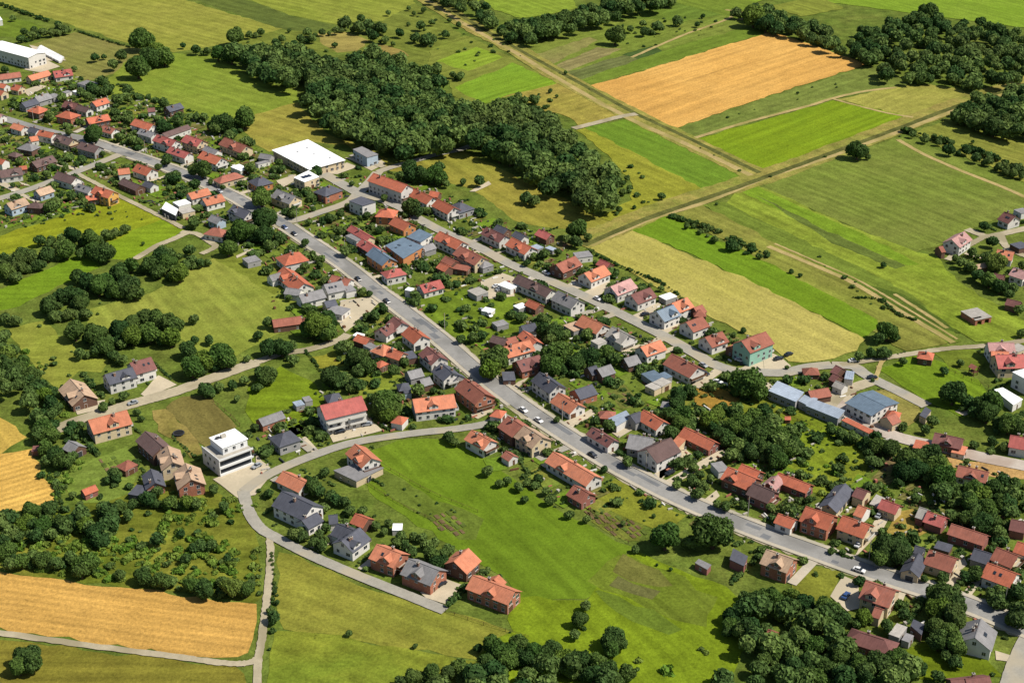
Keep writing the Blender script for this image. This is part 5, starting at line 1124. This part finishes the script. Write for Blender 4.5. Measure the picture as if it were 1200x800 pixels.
# ---------------------------------------------------------------- driveways and garden plots
def seg_hits(a, b, skip):
    n = max(2, int(hypot(b[0]-a[0], b[1]-a[1]) / 1.5))
    for i in range(n + 1):
        t = i / n; h = in_house(a[0] + (b[0]-a[0])*t, a[1] + (b[1]-a[1])*t, .3)
        if h and h is not skip: return True
    return False
def nearest_pt(x, y, ln):
    best = (1e9, None)
    for i in range(len(ln) - 1):
        ax, ay = ln[i]; dx, dy = ln[i+1][0]-ax, ln[i+1][1]-ay
        tt = max(0, min(1, ((x-ax)*dx + (y-ay)*dy) / (dx*dx+dy*dy+1e-9))); q = (ax+dx*tt, ay+dy*tt); d = hypot(q[0]-x, q[1]-y)
        if d < best[0]: best = (d, q)
    return best
rr = random.Random(21); nd = 0
for h in ALLH:
    if h['nm'] != 'house' or h['t'] == 'i' or h['street'] not in ('main_road', 'upper_street', 'curving_side_road', 'cul_de_sac', 'left_lane', 'cross_street', 'lane'): continue
    if not (8 < h['d'] < 34) or rr.random() < .2: continue
    c, s_ = cos(h['az']), sin(h['az'])
    off = rr.choice((-1, 1)) * (h['L'] / 2 + 1.6)
    p = (h['x'] + c * off, h['y'] + s_ * off)
    d, q = min((nearest_pt(p[0], p[1], ln) for ln in LINES[h['street']]), key=lambda t: t[0])
    if d < 6 or in_house(p[0], p[1], .2): continue
    e = 5.6 if h['street'] == 'main_road' else 3.2
    q2 = (q[0] + (p[0]-q[0]) * e / d, q[1] + (p[1]-q[1]) * e / d)
    if seg_hits(p, q2, h): continue
    p2 = (p[0] - (q2[0]-p[0]) / d * 5, p[1] - (q2[1]-p[1]) / d * 5)
    ribbon('driveway', [p2, p, q2], rr.uniform(2.6, 4.2), zr + .003 + .001 * (nd % 3), RD[rr.choice(('yard', 'yard', 'walk', 'lane'))], jit=.15); nd += 1
PATCH = [field_mat('garden_lawn_a', (76,140,34), (96,150,44), .6, A_ROAD, .12, .22, .3, .05), field_mat('garden_lawn_b', (104,136,46), (128,142,56), .8, A_ROAD, .12, .3, .3, .05),
         field_mat('garden_soil', (132,112,76), (108,112,56), .8, A_ROAD, .3, .35, .3, .1), field_mat('garden_beds', (96,116,46), (124,112,66), .9, A_ROAD + 1.57, .35, .3, .3, .1, .25, 1.6),
         field_mat('dry_lawn', (146,142,62), (122,132,48), .8, A_ROAD, .12, .25, .3, .05)]
pi_ = 0
for p in scatter(vill, 10, rr):
    if rr.random() < .2: continue
    L_, W_ = rr.uniform(5, 13), rr.uniform(3, 8)
    d, a, _, _ = near_line(p[0], p[1], LINES['main_road'] + LINES['upper_street'] + LINES['curving_side_road'])
    a += rr.choice((0, pi/2)); c, s_ = cos(a), sin(a)
    poly = [(p[0] + x*c - y*s_, p[1] + x*s_ + y*c) for x, y in ((-L_/2,-W_/2),(L_/2,-W_/2),(L_/2,W_/2),(-L_/2,W_/2))]
    if any(on_road(q, .5) for q in poly + [p]) or in_house(p[0], p[1], 1): continue
    px, py = proj(p[0], p[1], 0)
    if any(inside((px, py), f[1]) for f in FIELDS if f[0] in ('lawn', 'bare_plot', 'meadow', 'garden_lawn') ): continue
    poly_sheet('garden_patch', poly, z + .004 + .0015 * (pi_ % 4), rr.choices(PATCH, (7, 3, 1.5, 2.5, 1.2))[0], .3, 4); pi_ += 1
print('driveways', nd, 'patches', pi_)

# small clutter of the gardens: wood stacks, tubs, frames, rubble, beds edged with boards
CL = MB()
for p in scatter(vill, 4.2, rr):
    if rr.random() < .45 or in_house(p[0], p[1], .6) or (on_road(p, .2) and not any(inside(p, q) for q in YARD_POLYS)): continue
    px, py = proj(p[0], p[1], 0)
    if any(inside((px, py), f[1]) for f in FIELDS if f[0] in ('lawn', 'meadow')) and rr.random() < .9: continue
    lx, ly, hz = rr.choice(((.5,.4,.5),(.9,.5,.6),(1.6,.5,.35),(2.4,.6,.3),(.35,.35,.7),(1.0,.9,.9),(3.2,.35,.5),(.6,1.8,.25)))
    a = A_ROAD + rr.choice((0, pi/2)) + rr.uniform(-.2, .2); c, s_ = cos(a), sin(a); k_ = rr.uniform(.8, 1.3); lx, ly = lx*k_, ly*k_
    CL.prism([(p[0] + x*c - y*s_, p[1] + x*s_ + y*c) for x, y in ((-lx/2,-ly/2),(lx/2,-ly/2),(lx/2,ly/2),(-lx/2,ly/2))], 0, z + hz, rr.choice((0, 0, 1, 1, 2, 3, 4, 5)))
CLO = CL.build('garden_clutter', [M['wood'], M['concrete'], RM['C'], M['dark_metal'], M['frame'], RM['T']]); tag(CLO, kind='stuff')

# ---------------------------------------------------------------- cars
def car_mesh(name, paint, estate=False):
    """body with bonnet, cabin and boot; wheels and lamps are parts of their own"""
    prof = [(-2.15,.35),(-2.2,.75),(-2.05,.95),(-1.55 if not estate else -1.95,1.0),(1.0,.98),(1.95,.82),(2.15,.62),(2.1,.35)]
    mb = MB(); k = len(prof); w = .86
    for sx in (-w, w):
        for x, z_ in prof: mb.v.append((x, sx, z_))
    mb.f.append(tuple(range(k))); mb.f.append(tuple(range(2*k-1, k-1, -1))); mb.m += [0, 0]
    for i in range(k): mb.f.append((i, k+i, k+(i+1)%k, (i+1)%k)[::-1]); mb.m.append(0)
    me = mb.mesh(name, [paint]); return me
def cabin_mesh(estate=False):
    mb = MB(); xb = -1.95 if estate else -1.5
    b = [(xb,-.8,.98),(.95,-.8,.98),(.95,.8,.98),(xb,.8,.98)]; t = [(xb+.3,-.62,1.45),(.3,-.62,1.45),(.3,.62,1.45),(xb+.3,.62,1.45)]
    mb.v = b + t; mb.f = [(0,1,5,4),(1,2,6,5),(2,3,7,6),(3,0,4,7),(4,5,6,7)]; mb.m = [0]*5
    return mb.mesh('windows', [M['glass']])
def top_mesh(paint, estate=False):
    mb = MB(); xb = -1.95 if estate else -1.5
    mb.box(xb+.32, -.6, 1.45, .28, .6, 1.5); return mb.mesh('car_roof', [paint])
def wheel_mesh():
    mb = MB(); n = 12
    for y in (-.1, .1):
        for i in range(n): mb.v.append((.32*cos(2*pi*i/n), y, .32*sin(2*pi*i/n)))
    mb.f = [tuple(range(n)), tuple(range(2*n-1, n-1, -1))] + [(i, (i+1)%n, n+(i+1)%n, n+i) for i in range(n)]; mb.m = [0]*len(mb.f)
    return mb.mesh('wheel', [M['rubber']])
WHEEL = wheel_mesh(); LAMP = MB(); LAMP.box(-.03,-.18,-.08,.03,.18,.08); LAMP = LAMP.mesh('headlight', [M['frame']])
PAINT = {n: plain_mat('paint_' + n, c, .3, .03, .5, .5, .03) for n, c in {'white': (232,232,230), 'silver': (168,172,176), 'dark': (44,48,56), 'red': (160,46,40), 'blue': (58,82,130)}.items()}
CARM = {n: (car_mesh('body', p), top_mesh(p)) for n, p in PAINT.items()}; CAB = cabin_mesh()
CARS = [(398.5,507.5,'dark','c','dark car parked at the left of the big white house forecourt'), (430,499,'silver','c','silver car parked at the right of the big white house forecourt'),
 (301,548,'silver','c','silver car parked in front of the white modern house'), (517,686,'dark','p','dark car on the paved yard between the grey and orange brick houses'),
 (850.4,453.6,'dark','u','dark car beside the dry lawn where the upper street widens'), (841,449.6,'white','u','white car just left of the dry lawn where the upper street widens'),
 (826,439.5,'dark','u','dark car below the red and brown roofed house on the upper street'), (824,430,'silver','u','silver car beside the red and brown roofed house on the upper street'),
 (912,422,'dark','u','dark car parked in front of the mint green house'), (924,417,'dark','p','dark car by the hedge right of the mint green house'), (867,424,'white','u','white car parked left of the mint green house'),
 (623,479,'white','m','white car at the kerb below the white house with charcoal roof'), (638,492,'white','m','white car at the kerb below the orange roofed white cottage'), (704,531,'dark','m','dark car parked before the low maroon roofed house'), (785,556,'dark','p','dark car on the courtyard of the large brown roofed house'),
 (339,267,'blue','m','dark blue car on the main road just below the cross street'), (352,274,'dark','m','dark car on the main road second below the cross street'), (432,326,'dark','m','dark car on the main road below the steel blue roofed house'),
 (467,351,'dark','m','dark car on the main road right of the small red hipped house'), (390,194.5,'dark','p','dark car in the shade beside the white hall'), (432.5,194,'dark','u','dark car in front of the grey modern house'),
 (440.5,191,'silver','u','silver car in front of the grey modern house'), (268,223,'silver','m','silver car on the main road near the dark hipped house'), (330,257,'red','m','red car on the main road just above the cross street'),
 (582,337,'white','p','white car in the crowded yard above the green lawn'), (586,341,'silver','p','silver car in the crowded yard above the green lawn'), (573,371,'white','m','white car parked beside the shed on the green lawn'), (565,366,'silver','m','silver car left of the shed on the green lawn'),
 (1000,424.5,'white','u','white car on the track right of the maroon roofed house'), (1022,444,'dark','u','dark car at the bend of the side street in the east'), (991,700,'blue','p','blue car on the yard left of the large brick red house'),
 (640,322,'white','u','white car in the yard of the house with brick red roof on the upper street'), (756,370,'dark','p','dark car in the driveway beside the maroon roofed house'), (156,474,'silver','d','silver car on the dirt road by the slate and maroon roofed house'),
 (1006,640,'white','p','white car on the long concrete driveway'), (1030,606,'silver','p','silver car at the top of the long concrete driveway'), (560,694,'silver','p','silver car beside the orange roofed brick house'), (700,352,'white','u','white car on the upper street'),
 (1010,666,'white','m','white car on the main road in front of the brick red corner house')]
for px, py, colr, al, lab in CARS:
    x, y = G(px, py)
    ln = {'m': LINES['main_road'], 'u': LINES['upper_street'], 'c': LINES['curving_side_road'], 'p': LINES['main_road'], 'd': LINES['dirt_road']}[al]
    a = near_line(x, y, ln)[1] + (pi/2 if al == 'p' else 0)
    if al == 'm':                         # keep to one side of the road
        d, q = min((nearest_pt(x, y, l_) for l_ in ln), key=lambda t: t[0])
        if d < 3.2 or d > 3.2 and d < 5.6:
            n_ = (-sin(a), cos(a)); sg = -1; x, y = q[0] + n_[0]*sg*2.3, q[1] + n_[1]*sg*2.3
    root = link('parked_car', None, None, (x, y, zr + .01), a)
    link('body', CARM[colr][0], root); link('windows', CAB, root); link('car_roof', CARM[colr][1], root)
    for wx in (-1.35, 1.35):
        for wy in (-.8, .8): link('wheel', WHEEL, root, (wx, wy, .32))
    for wy in (-.6, .6): link('headlight', LAMP, root, (2.13, wy, .68))
    tag(root, lab, 'car', 'cars parked and driving in the village')

# ---------------------------------------------------------------- yard things
pal = MB(); pal.box(-.6,-.5,0,.6,.5,.14,1); pal.box(-.55,-.45,.14,.55,.45,1.35,0)
PAL = pal.mesh('wrapped_pallet', [plain_mat('white_wrap', (238,238,236), .6, .05), M['wood']])
q0, q1, q2 = G(*TP('1', 290, 100)), G(*TP('1', 440, 178)), G(*TP('1', 250, 150))
for i in range(15):
    for j in range(4):
        x = q0[0] + (q1[0]-q0[0]) * i/14 + (q2[0]-q0[0]) * j/6; y = q0[1] + (q1[1]-q0[1]) * i/14 + (q2[1]-q0[1]) * j/6
        o = link('wrapped_pallet', PAL, None, (x, y, z + .02), A_ROAD); o.scale = (2.2, 2.0, 1.1)
        tag(o, 'white wrapped pallet stacked in the yard beside the big white warehouse', 'pallet', 'white wrapped pallets beside the warehouse')
def ring(name, r0, r1, z0, z1, mat, parent, n=20):
    mb = MB()
    for (r, zz) in ((r0, z0), (r0, z1), (r1, z1), (r1, z0)):
        for i in range(n): mb.v.append((r*cos(2*pi*i/n), r*sin(2*pi*i/n), zz))
    for k_ in range(4):
        for i in range(n): mb.f.append((k_*n+i, k_*n+(i+1)%n, ((k_+1)%4)*n+(i+1)%n, ((k_+1)%4)*n+i)); mb.m.append(0)
    return mb.build(name, mat, parent)
def disc(name, r, zz, mat, parent, n=20):
    mb = MB(); mb.face([(r*cos(2*pi*i/n), r*sin(2*pi*i/n), zz) for i in range(n)]); return mb.build(name, mat, parent)
root = link('trampoline', None, None, G(209.6, 509) + (0,)); ring('frame', 2.3, 1.9, .75, .9, M['dark_metal'], root); disc('mat', 1.95, .8, M['rubber'], root)
for i in range(6):
    mb = MB(); mb.box(-.05,-.05,0,.05,.05,.75); mb.build('leg', M['dark_metal'], root, (2.1*cos(i*pi/3), 2.1*sin(i*pi/3), 0))
tag(root, 'round dark trampoline on the bare plot behind the white modern house', 'trampoline')
for px, py, lab in ((1140, 439, 'wooden swing tower in the garden of the red roofed farmhouse'),):
    root = link('swing_tower', None, None, G(px, py) + (0,), A_ROAD)
    for sx in (-1.3, 1.3):
        for sy in (-1.1, 1.1): mb = MB(); mb.box(-.12,-.12,0,.12,.12,3.6); mb.build('post', M['wood'], root, (sx, sy, 0))
    mb = MB(); mb.box(-1.5,-1.3,1.6,1.5,1.3,1.75); mb.build('platform', M['wood'], root)
    mb = MB(); mb.slab([(-1.7,0,4.6),(-1.7,-1.6,3.5),(1.7,-1.6,3.5),(1.7,0,4.6)], .1); mb.slab([(1.7,0,4.6),(1.7,1.6,3.5),(-1.7,1.6,3.5),(-1.7,0,4.6)], .1); mb.build('roof', RM['T'], root)
    tag(root, lab, 'play tower')
# utility poles along the streets
def pole(x, y, a, lab, grp):
    root = link('utility_pole', None, None, (x, y, 0), a)
    mb = MB(); n = 8
    for zz, r in ((0,.16),(8.5,.1)):
        for i in range(n): mb.v.append((r*cos(2*pi*i/n), r*sin(2*pi*i/n), zz))
    mb.f = [(i,(i+1)%n,n+(i+1)%n,n+i) for i in range(n)] + [tuple(range(n, 2*n))]; mb.m = [0]*len(mb.f)
    mb.build('post', M['concrete'], root)
    mb = MB(); mb.box(-.06,-.9,7.8,.06,.9,7.95); mb.build('crossarm', M['wood'], root)
    tag(root, lab, 'utility pole', grp)
ORD = 'zeroth first second third fourth fifth sixth seventh eighth ninth tenth eleventh twelfth thirteenth fourteenth fifteenth sixteenth seventeenth eighteenth nineteenth twentieth'.split()
def ordn(n):
    if n <= 20: return ORD[n]
    t_ = ['', '', 'twenty', 'thirty', 'forty', 'fifty', 'sixty', 'seventy', 'eighty'][n // 10]
    if n % 10 == 0: return t_[:-1] + 'ieth'
    return t_ + '-' + ORD[n % 10]
PL = offsets(MAIN, 5.9); k_ = 0; acc = 0
for i in range(1, len(PL)):
    acc += hypot(PL[i][0]-PL[i-1][0], PL[i][1]-PL[i-1][1])
    px, py = proj(PL[i][0], PL[i][1], 0)
    if acc > 46 and 0 < px < 1195 and 0 < py < 795 and not in_house(PL[i][0], PL[i][1], .6):
        k_ += 1; acc = 0
        pole(PL[i][0], PL[i][1], near_line(PL[i][0], PL[i][1], [MAIN])[1], 'slender concrete utility pole with crossarm, %s from the left along the main road' % ordn(k_), 'utility poles along the main road')

# ---------------------------------------------------------------- labels of houses and trees
SN = {'main_road': 'main road', 'upper_street': 'upper street', 'curving_side_road': 'curving side road', 'cul_de_sac': 'cul-de-sac', 'left_lane': 'left lane',
      'cross_street': 'cross street', 'industrial_lane': 'industrial lane', 'dirt_road': 'dirt road', 'side_street': 'east side street', 'lane': 'gravel lane', 'corner_road': 'corner road'}
groups = {}
for h in ALLH:
    h['px'], h['py'] = proj(h['x'], h['y'], h['hw'])
    up = h['side'] > 0
    row = 'along' if h['d'] < 24 else 'back from'
    h['key'] = (h['street'], up, row, h['nm']); groups.setdefault(h['key'], []).append(h)
for key, hs in groups.items():
    hs.sort(key=lambda h: h['s'] if abs(cos(h['sa'])) > 0 else 0)
    a, b = hs[0], hs[-1]
    if a['px'] > b['px']: hs.reverse()
    for n, h in enumerate(hs):
        shape = {'g': 'gabled', 'h': 'hipped', 'f': 'flat', 'l': 'low-pitched'}[h['k']]
        side = 'upper' if key[1] else 'lower'
        where = '%s side of the %s' % (side, SN[key[0]])
        txt = '%s %s with %s %s roof, %s from left %s %s' % (WALL[h['w']][1], key[3], ROOF[h['r']][1], shape, ordn(n + 1), key[2], where)
        if len(txt.split()) > 16: txt = txt.replace('side of the', 'side,').replace(' ,', ',')
        if len(txt.split()) > 16: txt = txt.replace(' with', ',', 1).replace(' ,', ',')
        if len(txt.split()) > 16: txt = txt.replace(' ' + shape, '')
        tag(h['root'], txt, {'house': 'house', 'shed': 'shed', 'warehouse': 'warehouse'}[key[3]],
            {'house': 'houses of the village', 'shed': 'sheds and outbuildings of the village', 'warehouse': 'large halls and warehouses'}[key[3]])
ANCH = [((30,440),'tree belt at the left edge'),((60,300),'grove above the bright green strip at left'),((140,315),'clump below the sloping yellow meadow'),((95,370),'row between two left meadows'),((160,390),'grove behind the slate and maroon roofed house'),
 ((215,325),'orchard by the gravel lane'),((165,45),'clump on the upper left hay meadow'),((125,70),'meadow above the left gardens'),((120,105),'gardens below the top left warehouse'),((285,135),'edge of the hay meadow at upper left'),
 ((255,145),'gardens at the end of the hay meadow'),((45,38),'hedge by the top left warehouse'),((430,28),'clump on the bare patch near the top'),((510,40),'scrub near the top field track'),((330,40),'rough edge above the big wood'),
 ((720,38),'strip fields above the wheat'),((880,20),'far end of the wheat field'),((1005,178),'right end of the bright meadow'),((1090,165),'hedge row beside the right field track'),((1160,130),'copse at the upper right edge'),
 ((620,235),'dry meadow below the big wood'),((775,230),'scrub pasture right of the big wood'),((850,285),'scrub line between strips'),((672,268),'top of the upper street gardens'),((520,205),'copse behind the long red roofed house'),
 ((310,260),'gardens left of the cross street'),((205,210),'gardens below the main road at upper left'),((380,245),'corner garden by the cross street'),((370,378),'gardens behind the grey roofed houses'),((235,400),'grove along the dirt road'),
 ((320,430),'orchard below the dirt road'),((400,420),'grove beside the small yellow lawn'),((455,475),'garden beside the orange roofed villa'),((585,425),'kerb opposite the maroon roofed house'),((645,415),'gardens between the two streets'),
 ((700,440),'middle gardens between the streets'),((870,450),'parking area by the mint house'),((800,480),'gardens below the dry lawn'),((850,495),'wild gardens left of the rough meadow'),((900,515),'woodland edge by the rough meadow'),
 ((980,515),'tree row below the pale metal sheds'),((1070,555),'big clump beside the tan strip'),((1110,465),'green lawn in the east'),((1155,480),'grounds of the white block at right'),((1180,500),'right edge below the white block'),
 ((1150,330),'farmstead at the right edge'),((1040,390),'end of the right field track'),((1060,260),'field beside the farmstead'),((750,560),'gardens right of the large brown roofed house'),((820,570),'gardens above the main road in the middle'),
 ((580,550),'green meadow below the curving road'),((630,580),'gardens below the long orange roofed house'),((780,630),'vegetable garden by the main road'),((845,625),'lower kerb of the main road'),((1045,645),'yard right of the concrete driveway'),
 ((1110,700),'dark grove by the lower right street'),((1180,705),'right edge by the main road'),((870,720),'wood at lower right'),((930,740),'wood left of the large brick red house'),((1010,770),'wood below the maroon roofed barn'),
 ((690,740),'poplars on the lower meadow'),((640,770),'wood at the bottom centre'),((570,770),'thicket at the bottom centre left'),((330,700),'farm track edge'),((400,745),'lower left meadow'),
 ((510,640),'gardens behind the cul-de-sac'),((360,600),'gardens below the curving road'),((350,635),'kerb of the cul-de-sac'),((90,620),'thicket above the bottom wheat field'),((240,690),'hedge along the bottom wheat field'),
 ((230,630),'rough ground left of the junction'),((30,770),'bottom left meadow'),((50,530),'thicket beside the swirling wheat'),((180,590),'gardens below the white modern house'),((130,560),'orchard garden at left'),
 ((120,475),'verge of the dirt road at left'),((340,500),'gardens left of the big white house'),((270,455),'dirt road bend'),((1140,740),'corner garden at lower right'),((430,205),'yards beside the white hall')]
tg = {}
for t_ in TR[:NIND]:
    a = min(ANCH, key=lambda q: hypot(q[0][0]-t_['px'], (q[0][1]-t_['py']) * 1.3)); tg.setdefault(a[1], []).append(t_)
for zone, ts in tg.items():
    ts.sort(key=lambda q: q['px'])
    for n, t_ in enumerate(ts):
        sz = 'large' if t_['r'] > 6.5 else 'small' if t_['r'] < 4 else 'medium'
        which = 'only big tree' if len(ts) == 1 else '%s from left' % ordn(n + 1)
        lab = '%s %s tree, %s, %s' % (sz, TONEN[t_['tone']], which, zone)
        if len(lab.split()) > 16: lab = lab.replace(' tree', '', 1)
        tag(t_['root'], lab, 'tree', 'broadleaf trees')
print('houses', len(ALLH), 'objects', len(bpy.data.objects))
